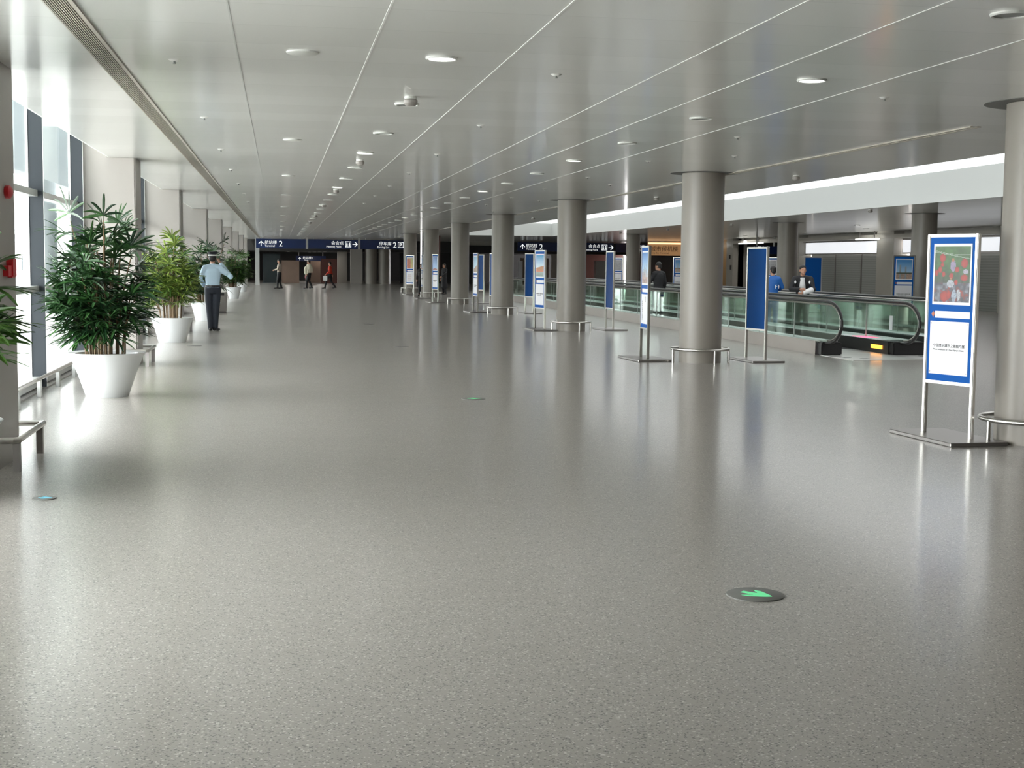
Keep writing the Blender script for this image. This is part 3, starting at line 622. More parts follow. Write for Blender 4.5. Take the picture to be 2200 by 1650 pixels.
for a, b, nm in ((62.8, 63.95, 'left of the shutter'), (52.5, 54.1, 'between the two shutters'), (72.5, 73.6, 'left of the dark recess'), (42.8, 44.2, 'right of the second shutter')):
    o = boxo('wall_pier', XR-.5, XR+.1, a, b, 0, CZ, MT['rwall']); tag(o, 'grey-beige square pier %s on the far right side' % nm, 'pier', 'square piers of the right side')
o = boxo('beam', XR-.55, XR-.05, 43.0, 73.5, 2.70, 2.86, MT['rwall']); tag(o, 'grey-beige lintel beam across the shop fronts on the far right', 'beam')
for x, y, ln, nm in ((XR-.8, 68.8, 3.6, 'before the dark recess'), (XR-.8, 75.8, 4.2, 'before the gold wall'), (XR-.8, 54.4, 2.2, 'near the right lightbox')):
    t = thing('fluorescent_fitting', 'thin bright fluorescent tube light hung %s' % nm, 'tube light', (x, y, 2.66), 0, 'fluorescent tube lights')
    boxo('tube', -.05, .05, -ln/2, ln/2, 0, .05, MT['tube'], t); boxo('bracket', -.02, .02, -ln/3, -ln/3+.04, .05, CZ-2.66, MT['dsteel'], t); boxo('bracket', -.02, .02, ln/3, ln/3+.04, .05, CZ-2.66, MT['dsteel'], t)
o = boxo('wall_switch_box', XR-.53, XR-.5, 72.9, 73.1, 1.9, 2.1, MT['dark']); tag(o, 'upper dark box on the pier left of the recess', 'box')
o = boxo('wall_switch_box', XR-.53, XR-.5, 72.7, 72.9, 1.3, 1.55, MT['dark']); tag(o, 'lower dark box on the pier left of the recess', 'box')

# ------------------------------------------------------------------ far end of the hall
def endbox(name, x0, x1, y0, y1, z1, m, label, cat, z0=0): return tag(boxo(name, x0, x1, y0, y1, z0, z1, m), label, cat)
endbox('door_post', -1.45, -1.19, 88.1, 88.35, CZ, MT['alu_l'], 'grey door post below the left end of the Terminal 2 sign', 'post')
endbox('wood_partition', .19, 1.39, 97.2, 97.6, 1.55, MT['brown'], 'brown wood partition at the far end left of the shawl wearer', 'partition')
endbox('wood_partition', 1.95, 2.9, 99, 99.4, 1.52, MT['brown'], 'brown wood partition behind the shawl wearer', 'partition')
endbox('maroon_partition', 2.9, 4.0, 97.5, 97.9, 1.7, MT['maroon'], 'dark maroon partition behind the person in red', 'partition')
endbox('square_column', 4.1, 4.75, 99, 99.7, 2.2, MT['rwall'], 'dim grey square column at the far end, right of the maroon panel', 'column')
endbox('square_column', 4.87, 5.68, 96.1, 96.9, CZ, MT['pillar'], 'pale square column at the far end beneath the sign divider', 'column')
for x, nm in ((6.29, 'left of the pair'), (7.21, 'right of the pair')):
    bm = B(); lathe(bm, [(0, 0), (.44, 0), (.44, CZ-.002), (0, CZ-.002)], 40); o = finish('round_column', bm, MT['column'], None, True, (x, 96.4, 0)); tag(o, 'thick round column below the parking sign at the far end, %s' % nm, 'column', 'far end round columns', 'thing')
endbox('dark_partition', -1.1, .1, 98, 98.3, 2.0, mat('dark_green_glass', (.02, .03, .035), .15), 'dark glassy partition at the far left end', 'partition')
endbox('beige_bulkhead', 12.9, 15.0, 94.5, 95.0, CZ-.002, MT['rwall'], 'beige bulkhead between the columns at the far end', 'bulkhead', 2.72)
endbox('wood_partition', 17.1, 19.1, 98, 98.4, 1.9, MT['brown'], 'brown wood partition below the right Terminal 2 sign', 'partition')
endbox('dark_partition', 8.6, 14.2, 100, 100.4, 2.2, MT['dark'], 'dark wall section beyond the column row at the far end', 'partition')
endbox('wall_section', 19.2, 19.9, 97.4, 97.8, 2.2, MT['rwall'], 'beige panel right of the brown partition at the far end', 'panel')
endbox('grey_cabinet', 22.1, 22.9, 96, 96.6, 1.75, MT['alu_l'], 'grey upright cabinet at the far end below the right Meeting Point sign', 'cabinet')
endbox('notice_panel', 16.55, 16.85, 96, 96.05, 1.7, MT['paper'], 'white notice panel standing at the far end beside the third column', 'notice', 0)
endbox('dark_partition', 20.0, 24.7, 98.5, 98.9, 2.2, MT['maroon'], 'dark maroon wall section at the far right end', 'partition')
endbox('dark_banner', 8.28, 8.62, 74.95, 75, 2.98, MT['maroon'], 'dark red vertical banner hanging behind the sixth column', 'banner', .9)
t = thing('vertical_light', 'tall white vertical light strip hooked at the bottom, beside the sixth column', 'light strip', (6.72, 66.4, 0))
bm = B(); tube(bm, [(0, 0, 2.98), (0, 0, .75), (-.03, 0, .66), (-.14, 0, .65)], .04, 10); finish('light_tube', bm, mat('soft_white_tube', (.9, .88, .85), .4, emis=.9), t, True)

# ------------------------------------------------------------------ moving walkways
def balustrade(t, x, y0, y1, zr=.935, blocks=None):
    ra, rb = .60, .36; cyy, cz = y0+ra, zr-rb
    pts = [(x, y1, zr)] + [(x, cyy+1.2, zr)] + [(x, cyy-ra*math.sin(a), cz+rb*math.cos(a)) for a in [PI*k/20 for k in range(21)]] + [(x, cyy+.35, cz-rb)]
    bm = B(); tube(bm, pts, .026, 10); finish('handrail', bm, MT['black'], t, True)
    bm = B(); tube(bm, [(p[0], p[1]+.0, p[2]) for p in [(x, y1, zr-.045), (x, cyy+1.2, zr-.045)]] + [(x, cyy-(ra-.05)*math.sin(a), cz+(rb-.045)*math.cos(a)) for a in [PI*k/20 for k in range(21)]], .016, 8); finish('handrail_guide', bm, MT['steel'], t, True)
    bm = B(); out = [(y1, .24), (y1, zr-.05)] + [(cyy-(ra-.06)*math.sin(a), cz+(rb-.05)*math.cos(a)) for a in [PI*k/20 for k in range(18)]] + [(cyy, .24)]
    a_ = [bm.verts.new((x-.006, y, z)) for y, z in out]; b_ = [bm.verts.new((x+.006, y, z)) for y, z in out]; n = len(out)
    bm.faces.new(a_); bm.faces.new(b_[::-1])
    for i in range(n): bm.faces.new((a_[i], a_[(i+1) % n], b_[(i+1) % n], b_[i]))
    finish('glass_panel', bm, MT['gglass'], t)
    bm = B(); y = y0+2.2
    while y < y1: box(bm, x-.008, x+.008, y-.006, y+.006, .24, zr-.05); y += 1.9
    finish('panel_joint', bm, MT['alu_l'], t)
Y1 = 58.0
t = thing('moving_walkway', 'nearer moving walkway with green glass sides and silver comb plate', 'moving walkway', (0, 0, 0), 0, 'moving walkways')
balustrade(t, 9.40, 22.22, Y1); balustrade(t, 10.80, 22.2, Y1, .93)
bm = B(); box(bm, 9.30, 9.70, 23.1, Y1, 0, .235); finish('outer_skirt', bm, MT['steel'], t)
bm = B(); box(bm, 10.63, 11.27, 23.06, Y1, 0, .235); finish('inner_skirt', bm, mat('black_skirt', (.02, .018, .018), .3), t)
bm = B(); box(bm, 10.65, 11.25, 23.5, Y1, .235, .245); box(bm, 9.42, 9.68, 23.4, Y1, .235, .245); finish('deck_cover', bm, MT['paper'], t)
bm = B(); box(bm, 9.29, 9.31, 23.1, Y1, .0, .24); finish('side_panel', bm, mat('brownish_steel_side', (.40, .36, .33), .35, .6), t)
for a, b in ((9.32, 9.70), (10.65, 11.26)):
    bm = B(); box(bm, a, b, 22.88, 23.12, .0, .23); bmesh.ops.bevel(bm, geom=bm.edges[:], offset=.02, segments=2, affect='EDGES'); finish('newel_cap', bm, MT['black'], t, True)
bm = B(); poly(bm, [(9.31, 22.9), (9.36, 21.6), (10.68, 21.85), (11.3, 22.1), (11.3, 22.9), (10.63, 23.0), (10.63, 24.6), (9.7, 24.6), (9.7, 23.1)], 0, .006); finish('comb_plate', bm, MT['comb'], t)
bm = B(); box(bm, 9.7, 10.63, 24.6, Y1, 0, .012); finish('treadway', bm, MT['tread'], t)
boxo('orange_indicator', 10.615, 10.63, 23.3, 23.75, .08, .15, MT['orange'], t); boxo('red_display', 10.66, 10.9, 24.1, 24.7, .245, .25, MT['redlight'], t)
for x, y in ((9.45, 22.2), (9.66, 21.95), (11.0, 22.55)): boxo('slot', x, x+.14, y, y+.1, .006, .0075, MT['black'], t)
boxo('glass_notice', 10.78, 10.79, 23.25, 23.36, .42, .68, MT['paper'], t)
t = thing('moving_walkway', 'farther moving walkway carrying the man in the black jacket', 'moving walkway', (0, 0, 0), 0, 'moving walkways')
balustrade(t, 12.4, 24.3, Y1, .94)
bm = B(); box(bm, 12.2, 12.6, 24.9, Y1, 0, .225); finish('inner_skirt', bm, MT['tblack'], t)
bm = B(); box(bm, 12.2, 12.6, 24.9, Y1, .225, .24); finish('deck_cover', bm, MT['paper'], t)
bm = B(); box(bm, 12.22, 12.6, 24.72, 24.9, 0, .23); finish('newel_cap', bm, MT['black'], t)
bm = B(); box(bm, 11.28, 12.2, 24.6, Y1, 0, .012); finish('treadway', bm, MT['tread'], t)

# ------------------------------------------------------------------ litter bin
t = thing('litter_bin', 'grey-beige square litter bin behind the guard by the window side', 'litter bin', (-1.69, 41.95, 0))
boxo('body', -.16, .16, -.16, .16, .03, .6, MT['pillar'], t, .01); boxo('plinth', -.15, .15, -.15, .15, 0, .03, MT['black'], t); boxo('lid', -.165, .165, -.165, .165, .6, .68, MT['steel'], t, .015); boxo('slot', -.1, .1, -.166, -.164, .5, .57, MT['black'], t)

# ------------------------------------------------------------------ potted palms
def leaflet(bm, base, d, up_, L, W, droop):
    side = d.cross(up_).normalized(); pts = []
    for k, (f, wf) in enumerate(((0, .25), (.3, .95), (.65, 1.0), (.9, .7), (1.0, .35))):
        c = base+d*(L*f)-Vector((0, 0, 1))*(droop*L*f*f); pts.append((c, W*wf/2))
    rows = [(bm.verts.new(c-side*h+up_*h*.35), bm.verts.new(c), bm.verts.new(c+side*h+up_*h*.35)) for c, h in pts]
    for a, b in zip(rows, rows[1:]):
        bm.faces.new((a[0], a[1], b[1], b[0])); bm.faces.new((a[1], a[2], b[2], b[1]))
def fan(bm, p, axis, n, L, R, W):
    axis = axis.normalized(); s = axis.cross(Vector((0, 0, 1)))
    s = s.normalized() if s.length > .1 else Vector((1, 0, 0)); nn = s.cross(axis).normalized()
    for k in range(n):
        a = (k/(n-1)-.5)*2*rad(R.uniform(78, 100)); d = (axis*math.cos(a)+s*math.sin(a)+nn*R.uniform(-.12, .12)).normalized()
        leaflet(bm, p, d, nn, L*(1-.28*abs(k/(n-1)-.5)*2)*R.uniform(.88, 1.08), W*R.uniform(.8, 1.15), R.uniform(.12, .45))
def palm(loc, H, spread, pot, leafm, seed, label, ncane=20, nfan=5, low=.35, LL=.34):
    R = random.Random(seed); t = thing('potted_palm', label, 'potted plant', loc, 0, 'potted palms in white planters')
    rt, rb, ph = pot
    bm = B(); lathe(bm, [(0, 0), (rb, 0), (rb+(rt-rb)*.86*.5, ph*.5), (rb+(rt-rb)*.86, ph-.035), (rt*.965, ph-.022), (rt, ph-.004), (rt*.985, ph), (rt*.80, ph-.012), (rt*.74, ph-.06), (0, ph-.06)], 56); finish('planter', bm, MT['pot'], t, True)
    bm = B(); lathe(bm, [(0, ph-.03), (rt*.5, ph-.035), (rt*.755, ph-.05)], 32); finish('soil', bm, MT['soil'], t, True)
    for i in range(ncane):
        cn = B(); fol = B()
        a = R.uniform(0, 2*PI); q0 = math.sqrt(R.random()); r0 = rt*.55*q0; lean = q0*spread*.42*R.uniform(.4, 1.1)
        h = ph+(H-ph)*(1-.55*q0**1.6)*R.uniform(.60, .98) if i > 1 else H-LL*.8
        h = max(h, ph+.35); ca, sa = math.cos(a), math.sin(a)
        P = lambda f: Vector((ca*(r0+lean*f*f), sa*(r0+lean*f*f), ph-.05+(h-ph+.05)*f))
        tube(cn, [P(f) for f in (0, .25, .5, .75, 1)], .011, 6, rs=[.013, .012, .011, .009, .006])
        c_ = finish('cane', cn, MT['cane'], t, True)
        nf = nfan+R.randint(-1, 2)
        for k in range(nf):
            f = low+(1-low)*(k+R.random()*.6)/nf; f = min(f, 1); b = R.uniform(0, 2*PI) if R.random() < .4 else a+R.uniform(-1.4, 1.4)
            p = P(f); el = R.uniform(.05, .85) if f < .92 else R.uniform(.8, 1.4)
            d = Vector((math.cos(b)*math.cos(el), math.sin(b)*math.cos(el), math.sin(el))); L = R.uniform(.10, .24)*(1.2-f*.4)
            q = p+d*L; tube(fol, [p, p+d*L*.5+Vector((0, 0, .01)), q], .003, 4)
            fan(fol, q, d+Vector((0, 0, -.3+.4*f)), R.randint(7, 10), LL*R.uniform(.7, 1.1), R, .033)
        finish('foliage', fol, leafm, c_)
    return t
palm((-1.917, 16.145, 0), 2.27, .70, (.43, .232, .50), MT['leafA'], 11, 'nearest and tallest dark green potted palm in a white planter', 30, 7, .22, .38)
palm((-1.979, 26.7, 0), 2.0, .75, (.395, .25, .465), MT['leafB'], 5, 'yellow-green potted palm in a white planter, second from the viewer', 28, 7, .34, .34)
palm((-1.83, 35.9, 0), 2.22, .65, (.38, .25, .48), MT['leafA'], 8, 'dark potted palm partly hidden behind the guard', 24, 7, .3, .34)
palm((-1.78, 56.5, 0), 2.02, .95, (.31, .19, .47), MT['leafC'], 21, 'bushy green potted palm right of the guard, beyond the litter bin', 28, 7, .2, .36)
palm((-1.76, 69.0, 0), 1.95, .9, (.28, .18, .46), MT['leafC'], 33, 'farthest potted palm beside the last pillars', 22, 7, .25, .36)
palm((-2.17, 9.35, 0), 2.15, .45, (.40, .23, .50), MT['leafC'], 17, 'potted palm mostly beyond the left frame edge, only leaf tips showing', 12, 5, .72, .36)
# ------------------------------------------------------------------ people
def ell(bm, c, r, rot=None, seg=16):
    m = Matrix.Translation(Vector(c))
    if rot: m = m @ rot
    m = m @ Matrix.Diagonal((*r, 1)); bmesh.ops.create_uvsphere(bm, u_segments=seg, v_segments=max(8, seg//2+2), radius=1, matrix=m)
def limb(bm, pts, rs, n=12):
    pts = [Vector(p) for p in pts]
    tube(bm, pts, 0, n, rs=rs)
    for p, r in zip(pts, rs): ell(bm, p, (r, r, r), seg=n)
def loft(bm, secs, n=20):
    rings = [[bm.verts.new((x+rx*math.cos(2*PI*k/n), y+ry*math.sin(2*PI*k/n), z)) for k in range(n)] for (x, y, z, rx, ry) in secs]
    for a, b in zip(rings, rings[1:]):
        for k in range(n): bm.faces.new((a[k], a[(k+1) % n], b[(k+1) % n], b[k]))
    bm.faces.new(rings[0][::-1]); bm.faces.new(rings[-1])
def fuse(name, bm, m, parent, vox=.012, smooth=3):
    me = bpy.data.meshes.new(name); bmesh.ops.recalc_face_normals(bm, faces=bm.faces[:]); bm.to_mesh(me); bm.free()
    o = bpy.data.objects.new(name, me); COL.objects.link(o)
    r = o.modifiers.new('r', 'REMESH'); r.mode = 'VOXEL'; r.voxel_size = vox
    s = o.modifiers.new('s', 'SMOOTH'); s.iterations = smooth; s.factor = .5
    bpy.context.view_layer.update()
    nm = bpy.data.meshes.new_from_object(o.evaluated_get(bpy.context.evaluated_depsgraph_get())); o.modifiers.clear(); o.data = nm; bpy.data.meshes.remove(me); nm.name = name
    nm.materials.clear(); nm.materials.append(m)
    for p in nm.polygons: p.use_smooth = True
    o.parent = parent; return o
def hand(bm, wrist, d, palm_n, curl=.5):
    d = Vector(d).normalized(); pn = Vector(palm_n); s = d.cross(pn).normalized(); pn = s.cross(d).normalized(); w = Vector(wrist)
    limb(bm, [w, w+d*.05, w+d*.085], [.023, .027, .028], 10)
    for k, (o, L) in enumerate(((-.027, .066), (-.009, .076), (.009, .071), (.026, .056))):
        b = w+d*.085+s*o; k1 = (d*math.cos(curl*.5)+pn*math.sin(curl*.5)); k2 = (d*math.cos(curl*1.4)+pn*math.sin(curl*1.4)); k3 = (d*math.cos(curl*2.1)+pn*math.sin(curl*2.1))
        limb(bm, [b, b+k1*L*.45, b+k1*L*.45+k2*L*.32, b+k1*L*.45+k2*L*.32+k3*L*.23], [.0095, .009, .0085, .0075], 8)
    b = w+d*.03-s*.024; k1 = (d*.6-s*.7+pn*.35).normalized(); limb(bm, [b, b+k1*.035, b+k1*.035+(d*.85-s*.2+pn*.4).normalized()*.032], [.012, .0105, .0085], 8)
def person(name, loc, face, h, label, J, top, bottom, lean=0, skirt=None, vox=.013, hairlong=False, hat=None, jacket_open=None, sl='long', extra=None):
    """figure faces local +y; J overrides joints (metres for a 1.75 m body)"""
    t = thing('person', label, 'person', loc, face); k = h/1.75
    j = dict(hipL=(-.09, 0, .92), hipR=(.09, 0, .92), kneeL=(-.095, .02, .49), kneeR=(.095, .02, .49), ankL=(-.1, -.02, .085), ankR=(.1, -.02, .085), shL=(-.165, -.01, 1.405), shR=(.165, -.01, 1.405),
             elL=(-.235, -.03, 1.15), elR=(.235, -.03, 1.15), wrL=(-.24, .05, .90), wrR=(.24, .05, .90), neck=(0, -.01, 1.46), head=(0, .015, 1.635), chest=(0, 0, 1.28), waist=(0, 0, 1.05), toeL=(-.115, .14, .03), toeR=(.115, .14, .03))
    j.update(J); V = {a: Vector(b)*k for a, b in j.items() if a not in ('hyaw', 'htilt', 'curl')}
    def trunk(bm, g):
        c, w_, hp, nk = V['chest'], V['waist'], (V['hipL']+V['hipR'])/2, V['neck']
        S = [(hp.x, hp.y, hp.z-.06*k, .14*k+g, .105*k+g), (hp.x, hp.y, hp.z+.04*k, .155*k+g, .112*k+g), (w_.x, w_.y, w_.z, .138*k+g, .10*k+g), ((c.x+w_.x)/2, (c.y+w_.y)/2, (c.z+w_.z)/2, .15*k+g, .107*k+g), (c.x, c.y, c.z, .165*k+g, .115*k+g), (c.x*.4+nk.x*.6, c.y*.4+nk.y*.6, c.z*.4+nk.z*.6, .15*k+g, .10*k+g), (nk.x, nk.y, nk.z-.01*k, .075*k+g*.6, .07*k+g*.6)]
        loft(bm, S)
        for s in 'LR': limb(bm, [nk+Vector((0, 0, -.025*k)), V['sh'+s]*.5+nk*.5+Vector((0, 0, -.012*k)), V['sh'+s]], [.062*k+g, .06*k+g, .056*k+g])
    # body
    bm = B(); trunk(bm, 0)
    for s in 'LR':
        limb(bm, [V['sh'+s], (V['sh'+s]+V['el'+s])/2, V['el'+s], V['el'+s]*.6+V['wr'+s]*.4, V['wr'+s]], [.050*k, .040*k, .031*k, .030*k, .023*k])
        limb(bm, [V['hip'+s], V['hip'+s]*.5+V['knee'+s]*.5, V['knee'+s], V['knee'+s]*.65+V['ank'+s]*.35, V['ank'+s]], [.088*k, .075*k, .054*k, .055*k, .036*k])
        dd = (V['wr'+s]-V['el'+s]).normalized(); hand(bm, V['wr'+s], j.get('hd'+s, dd), j.get('pn'+s, Vector((1 if s == 'L' else -1, .3, 0))), j.get('curl', .55))
        limb(bm, [V['ank'+s], V['toe'+s]], [.036*k, .03*k])
    hd = V['head']; limb(bm, [V['neck']-Vector((0, 0, .03*k)), hd+Vector((0, -.02, -.07))*k], [.056*k, .052*k])
    yaw = j.get('hyaw', 0); tilt = j.get('htilt', 0); HR = Matrix.Translation(hd) @ Matrix.Rotation(yaw, 4, 'Z') @ Matrix.Rotation(tilt, 4, 'X') @ Matrix.Scale(k, 4)
    def hp_(bm, c, r, seg=16): m = HR @ Matrix.Translation(Vector(c)) @ Matrix.Diagonal((*r, 1)); bmesh.ops.create_uvsphere(bm, u_segments=seg, v_segments=10, radius=1, matrix=m)
    hp_(bm, (0, -.008, .015), (.076, .094, .098)); hp_(bm, (0, .03, -.055), (.056, .062, .062)); hp_(bm, (0, .083, -.025), (.013, .022, .022)); hp_(bm, (0, .078, -.07), (.026, .014, .012)); hp_(bm, (0, .072, -.10), (.025, .02, .018))
    for s in (-1, 1): hp_(bm, (s*.077, -.005, -.02), (.012, .02, .032)); hp_(bm, (s*.03, .077, .012), (.018, .01, .008))
    fuse('body', bm, MT['skin'], t, vox*.8, 2)
    for s in (-1, 1): bm = B(); hp_(bm, (s*.031, .083, -.004), (.009, .006, .006), 10); finish('eye', bm, MT['eye'], t, True)
    bm = B(); hp_(bm, (0, .09, -.074), (.022, .005, .006), 10); finish('mouth', bm, MT['lip'], t, True)
    bm = B(); hp_(bm, (0, -.016, .037 if not hat else .005), (.084, .097, .092 if not hat else .07)); hp_(bm, (0, -.05, -.02), (.076, .06, .07))
    if hairlong: hp_(bm, (0, -.07, -.10), (.075, .045, .13))
    fuse('hair', bm, MT['hair'], t, vox*.9, 2)
    # top
    g = .016
    bm = B(); trunk(bm, g)
    for s in 'LR':
        e = [V['sh'+s], (V['sh'+s]+V['el'+s])/2, V['el'+s]]; rr = [.058*k+g, .050*k+g, .042*k+g]
        if sl == 'long': e += [V['el'+s]*.3+V['wr'+s]*.7, V['el'+s]*.08+V['wr'+s]*.92]; rr += [.038*k+g, .030*k+g]
        limb(bm, e, rr)
    fuse('jacket' if top not in (MT['lb'], MT['wshirt'], MT['tan']) else 'shirt', bm, top, t, vox)
    # bottom
    bm = B(); hpm = (V['hipL']+V['hipR'])/2
    loft(bm, [(hpm.x, hpm.y, hpm.z-.09*k, .165*k, .125*k), (hpm.x, hpm.y, hpm.z+.02*k, .175*k, .135*k), (V['waist'].x*.5+hpm.x*.5, V['waist'].y*.5+hpm.y*.5, hpm.z*.45+V['waist'].z*.55, .162*k, .124*k)])
    for s in 'LR': limb(bm, [V['hip'+s], V['hip'+s]*.5+V['knee'+s]*.5, V['knee'+s], V['knee'+s]*.5+V['ank'+s]*.5, V['ank'+s]+Vector((0, 0, -.01))], [.105*k, .092*k, .074*k, .067*k, .060*k])
    if skirt:
        z0 = V['kneeL'].z*skirt; loft(bm, [(hpm.x, hpm.y, z0, .21*k, .19*k), (hpm.x, hpm.y, hpm.z-.1*k, .185*k, .15*k), (hpm.x, hpm.y, hpm.z+.1*k, .15*k, .12*k)])
    fuse('skirt' if skirt else 'trousers', bm, bottom, t, vox)
    for s in 'LR':
        bm = B(); a, b = V['ank'+s], V['toe'+s]; d = (b-a); d.z = 0; d.normalize()
        limb(bm, [a-d*.045*k+Vector((0, 0, -.042*k)), a+d*.03*k+Vector((0, 0, -.035*k)), b+Vector((0, 0, .0)), b+d*.06*k-Vector((0, 0, .0))], [.040*k, .045*k, .038*k, .028*k])
        o = fuse('shoe', bm, MT['black'], t, vox*.8)
    if hat == 'cap':
        bm = B()
        R_ = [(.0, .142), (.075, .142), (.118, .128), (.115, .112), (.092, .085), (.090, .04), (0, .04)]
        lathe(bm, R_, 28); bmesh.ops.transform(bm, matrix=HR @ Matrix.Translation((0, -.005, 0)) @ Matrix.Diagonal((1.0, 1.12, 1, 1)), verts=bm.verts[:]); finish('cap', bm, MT['cap'], t, True)
        bm = B(); lathe(bm, [(.0912, .044), (.0945, .046), (.0945, .072), (.0922, .074)], 28); bmesh.ops.transform(bm, matrix=HR @ Matrix.Translation((0, -.005, 0)) @ Matrix.Diagonal((1.0, 1.12, 1, 1)), verts=bm.verts[:]); finish('cap_band', bm, MT['capband'], t, True)
        bm = B(); hp_(bm, (0, .105, .05), (.065, .05, .008)); finish('cap_peak', bm, MT['black'], t, True)
    if hat:
        bm = B(); n_ = V['neck']; lathe(bm, [(.068*k, -.02), (.066*k, .03), (.060*k, .03), (.060*k, -.02)], 24, closed=True); o = finish('collar', bm, top, t, True); o.location = n_+Vector((0, .005, .012)); o.rotation_euler = (-.12, 0, 0)
    if extra: extra(t, V, k, HR)
    return t
def belt(t, V, k, HR):
    bm = B(); lathe(bm, [(.168*k, .99*k), (.174*k, .99*k), (.174*k, 1.025*k), (.168*k, 1.025*k)], 28, closed=True); bmesh.ops.transform(bm, matrix=Matrix.Diagonal((1, .77, 1, 1)), verts=bm.verts[:]); finish('belt', bm, MT['black'], t, True)
    w = V['wrR']; bm = B(); box(bm, w.x-.03, w.x-.01, w.y-.02, w.y+.0, w.z+.02, w.z+.13); finish('phone', bm, MT['black'], t)
person('guard', (-1.42, 30.9, 0), rad(6), 1.70, 'guard in pale blue shirt and black cap seen from behind, arm raised to ear',
       dict(hipL=(-.085, 0, .93), hipR=(.085, 0, .93), ankL=(-.055, -.02, .085), ankR=(.05, .0, .085), kneeL=(-.075, .02, .49), kneeR=(.07, .02, .49), toeL=(-.06, .12, .03), toeR=(.11, .10, .03), elR=(.40, .04, 1.22), wrR=(.175, .12, 1.52), hdR=Vector((-.45, -.1, .85)), pnR=Vector((-1, 0, -.3)), elL=(-.27, .04, 1.16), wrL=(-.17, .20, 1.0), curl=.7, hyaw=-.15), MT['lb'], MT['navy'], hat='cap', extra=belt)
# far walkers
def bag_extra(m, off, s):
    def f(t, V, k, HR):
        w = V['wrL']+Vector(off); bm = B(); box(bm, w.x-.05, w.x+.05, w.y-s, w.y+s, w.z-.36, w.z-.08); bmesh.ops.bevel(bm, geom=bm.edges[:], offset=.02, segments=2, affect='EDGES'); o = finish('bag', bm, m, t, True)
    return f
person('walker', (.02, 77.7, 0), rad(80), 1.62, 'distant person in grey-tan shirt and dark trousers standing side-on', dict(ankL=(-.06, .10, .085), ankR=(.06, -.12, .085), toeL=(-.06, .24, .03), toeR=(.06, 0, .03), kneeL=(-.07, .08, .49), kneeR=(.07, 0, .49), elL=(-.22, .05, 1.16), wrL=(-.16, .24, 1.1)), MT['tan'], MT['tblack'], vox=.018)
def shawl(t, V, k, HR):
    bm = B(); c = V['chest']; loft(bm, [(.02, -.02, c.z-.28, .24, .17), (.02, -.02, c.z-.05, .27, .2), (0, 0, c.z+.1, .22, .16), (0, 0, c.z+.2, .11, .1)]); ell(bm, (-.2, .12, c.z-.15), (.09, .1, .26)); fuse('shawl', bm, MT['cream'], t, .02)
    bm = B(); ell(bm, (.05, .12, V['hipL'].z-.18), (.16, .14, .2)); fuse('bag', bm, MT['dred'], t, .02)
person('walker', (1.66, 78.3, 0), rad(70), 1.58, 'distant person in cream shawl with a dark red bag walking left', dict(ankL=(-.07, .14, .085), ankR=(.07, -.16, .1), toeL=(-.07, .28, .03), toeR=(.07, -.04, .04), kneeL=(-.07, .12, .49), kneeR=(.07, .02, .48)), MT['cream'], MT['tblack'], vox=.018, extra=shawl)
person('walker', (2.83, 78.7, 0), rad(75), 1.50, 'distant person in bright red jacket striding left with a white bag', dict(ankL=(-.07, .32, .085), ankR=(.07, -.34, .12), toeL=(-.07, .46, .03), toeR=(.07, -.22, .05), kneeL=(-.08, .22, .5), kneeR=(.08, -.06, .48), wrL=(-.24, .2, .92), wrR=(.22, -.1, .9)), MT['redcl'], MT['tblack'], vox=.018, extra=bag_extra(MT['white_bag'], (0, .05, 0), .12))
person('walker', (7.85, 66.5, 0), rad(120), 1.48, 'dark-dressed person with bent arm standing between the sixth column and blue stand', dict(elL=(-.30, .1, 1.2), wrL=(-.18, .3, 1.02)), MT['tblack'], MT['tblack'], skirt=.75, vox=.018, hairlong=True)
person('walker', (6.45, 63.6, 0), rad(160), 1.46, 'person all in black half hidden between the sixth and seventh columns', dict(ankL=(-.13, .05, .085), ankR=(.12, -.06, .085)), MT['tblack'], MT['tblack'], vox=.018)
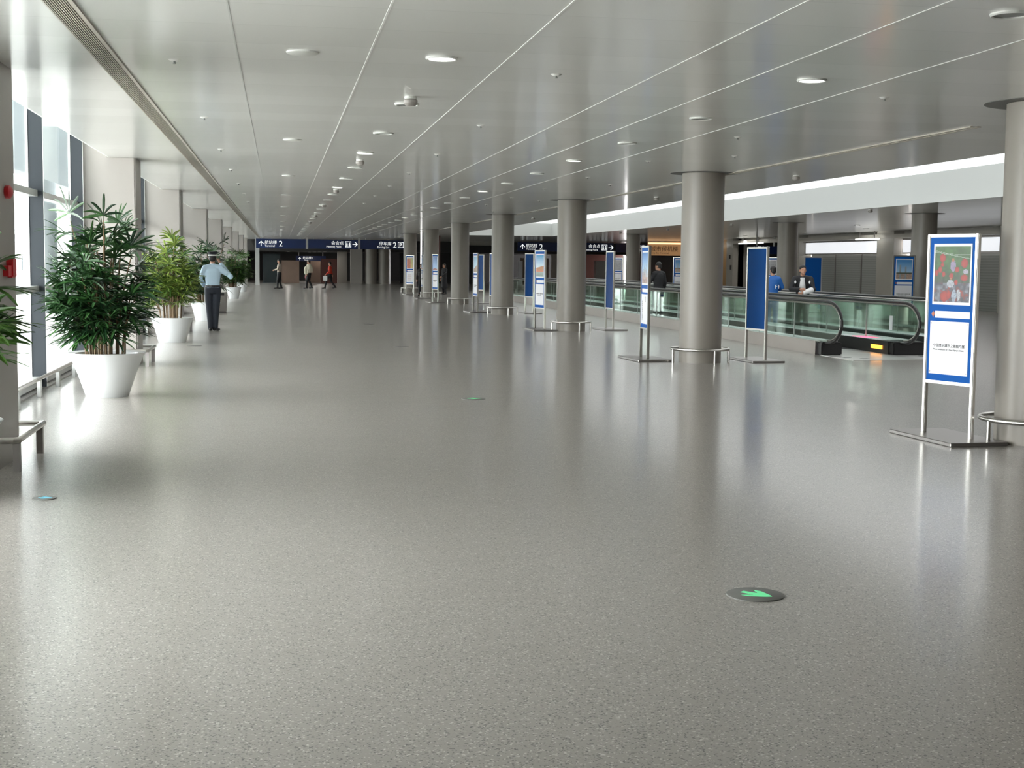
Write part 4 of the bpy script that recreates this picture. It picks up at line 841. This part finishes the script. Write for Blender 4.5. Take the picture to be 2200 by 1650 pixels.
# men on the walkways
def lapel(t, V, k, HR):
    c = V['chest']; n = V['neck']
    bm = B(); loft(bm, [(0, V['waist'].y+.035, V['waist'].z-.02, .085, .115), (c.x, c.y+.035, c.z, .085, .118), (n.x, n.y+.03, n.z-.015, .062, .072)]); fuse('shirt', bm, MT['wshirt'], t, .012)
    bm = B(); limb(bm, [V['elL']*.75+V['wrL']*.25, V['wrL']*.95+V['elL']*.05], [.066, .056]); fuse('shirt_sleeve', bm, MT['wshirt'], t, .012)
    for s in (-1, 1):
        bm = B(); ell(bm, (V['shL'].x*(-s)*.92, V['shL'].y+.085, V['shL'].z-.07), (.022, .012, .035)); finish('shoulder_badge', bm, MT['wshirt'], t, True)
person('rider', (11.62, 29.75, .012), rad(158), 1.62, 'man in black jacket over white shirt leaning on the walkway handrail',
       dict(hipL=(-.09, -.16, .90), hipR=(.09, -.16, .90), waist=(0, -.10, 1.02), chest=(0, .04, 1.22), neck=(0, .13, 1.40), shL=(-.185, .10, 1.345), shR=(.185, .10, 1.345), head=(0, .19, 1.565), elL=(-.27, .22, 1.10), elR=(.27, .20, 1.10), wrL=(-.04, .40, 1.02), wrR=(.06, .36, 1.10), hyaw=.35, htilt=.05, curl=.8), MT['tblack'], MT['tblack'], extra=lapel)
def numeral(t, V, k, HR):
    c = V['chest']; text('back_print', 'F1', .13, MT['wshirt'], t, (.08, c.y-.150, c.z-.12), (PI/2, 0, 0)).rotation_euler = (PI/2, 0, 0)
    bm = B(); box(bm, -.2, -.06, c.y-.08, c.y-.0, c.z+.155, c.z+.172); o = finish('shoulder_stripe', bm, MT['wshirt'], t)
person('rider', (11.7, 31.9, .012), rad(-28), 1.52, 'man in royal blue jacket with white back print on the walkway',
       dict(elL=(-.27, .12, 1.18), wrL=(-.10, .26, 1.08), elR=(.26, .10, 1.18), wrR=(.12, .28, 1.1), hyaw=.6), MT['royal'], MT['royal'], extra=numeral)
person('rider', (10.12, 36.4, .012), rad(25), 1.60, 'man in black coat with short dark hair riding the nearer walkway',
       dict(elL=(-.26, .08, 1.17), wrL=(-.18, .28, 1.06), hyaw=.4), MT['tblack'], MT['tblack'])
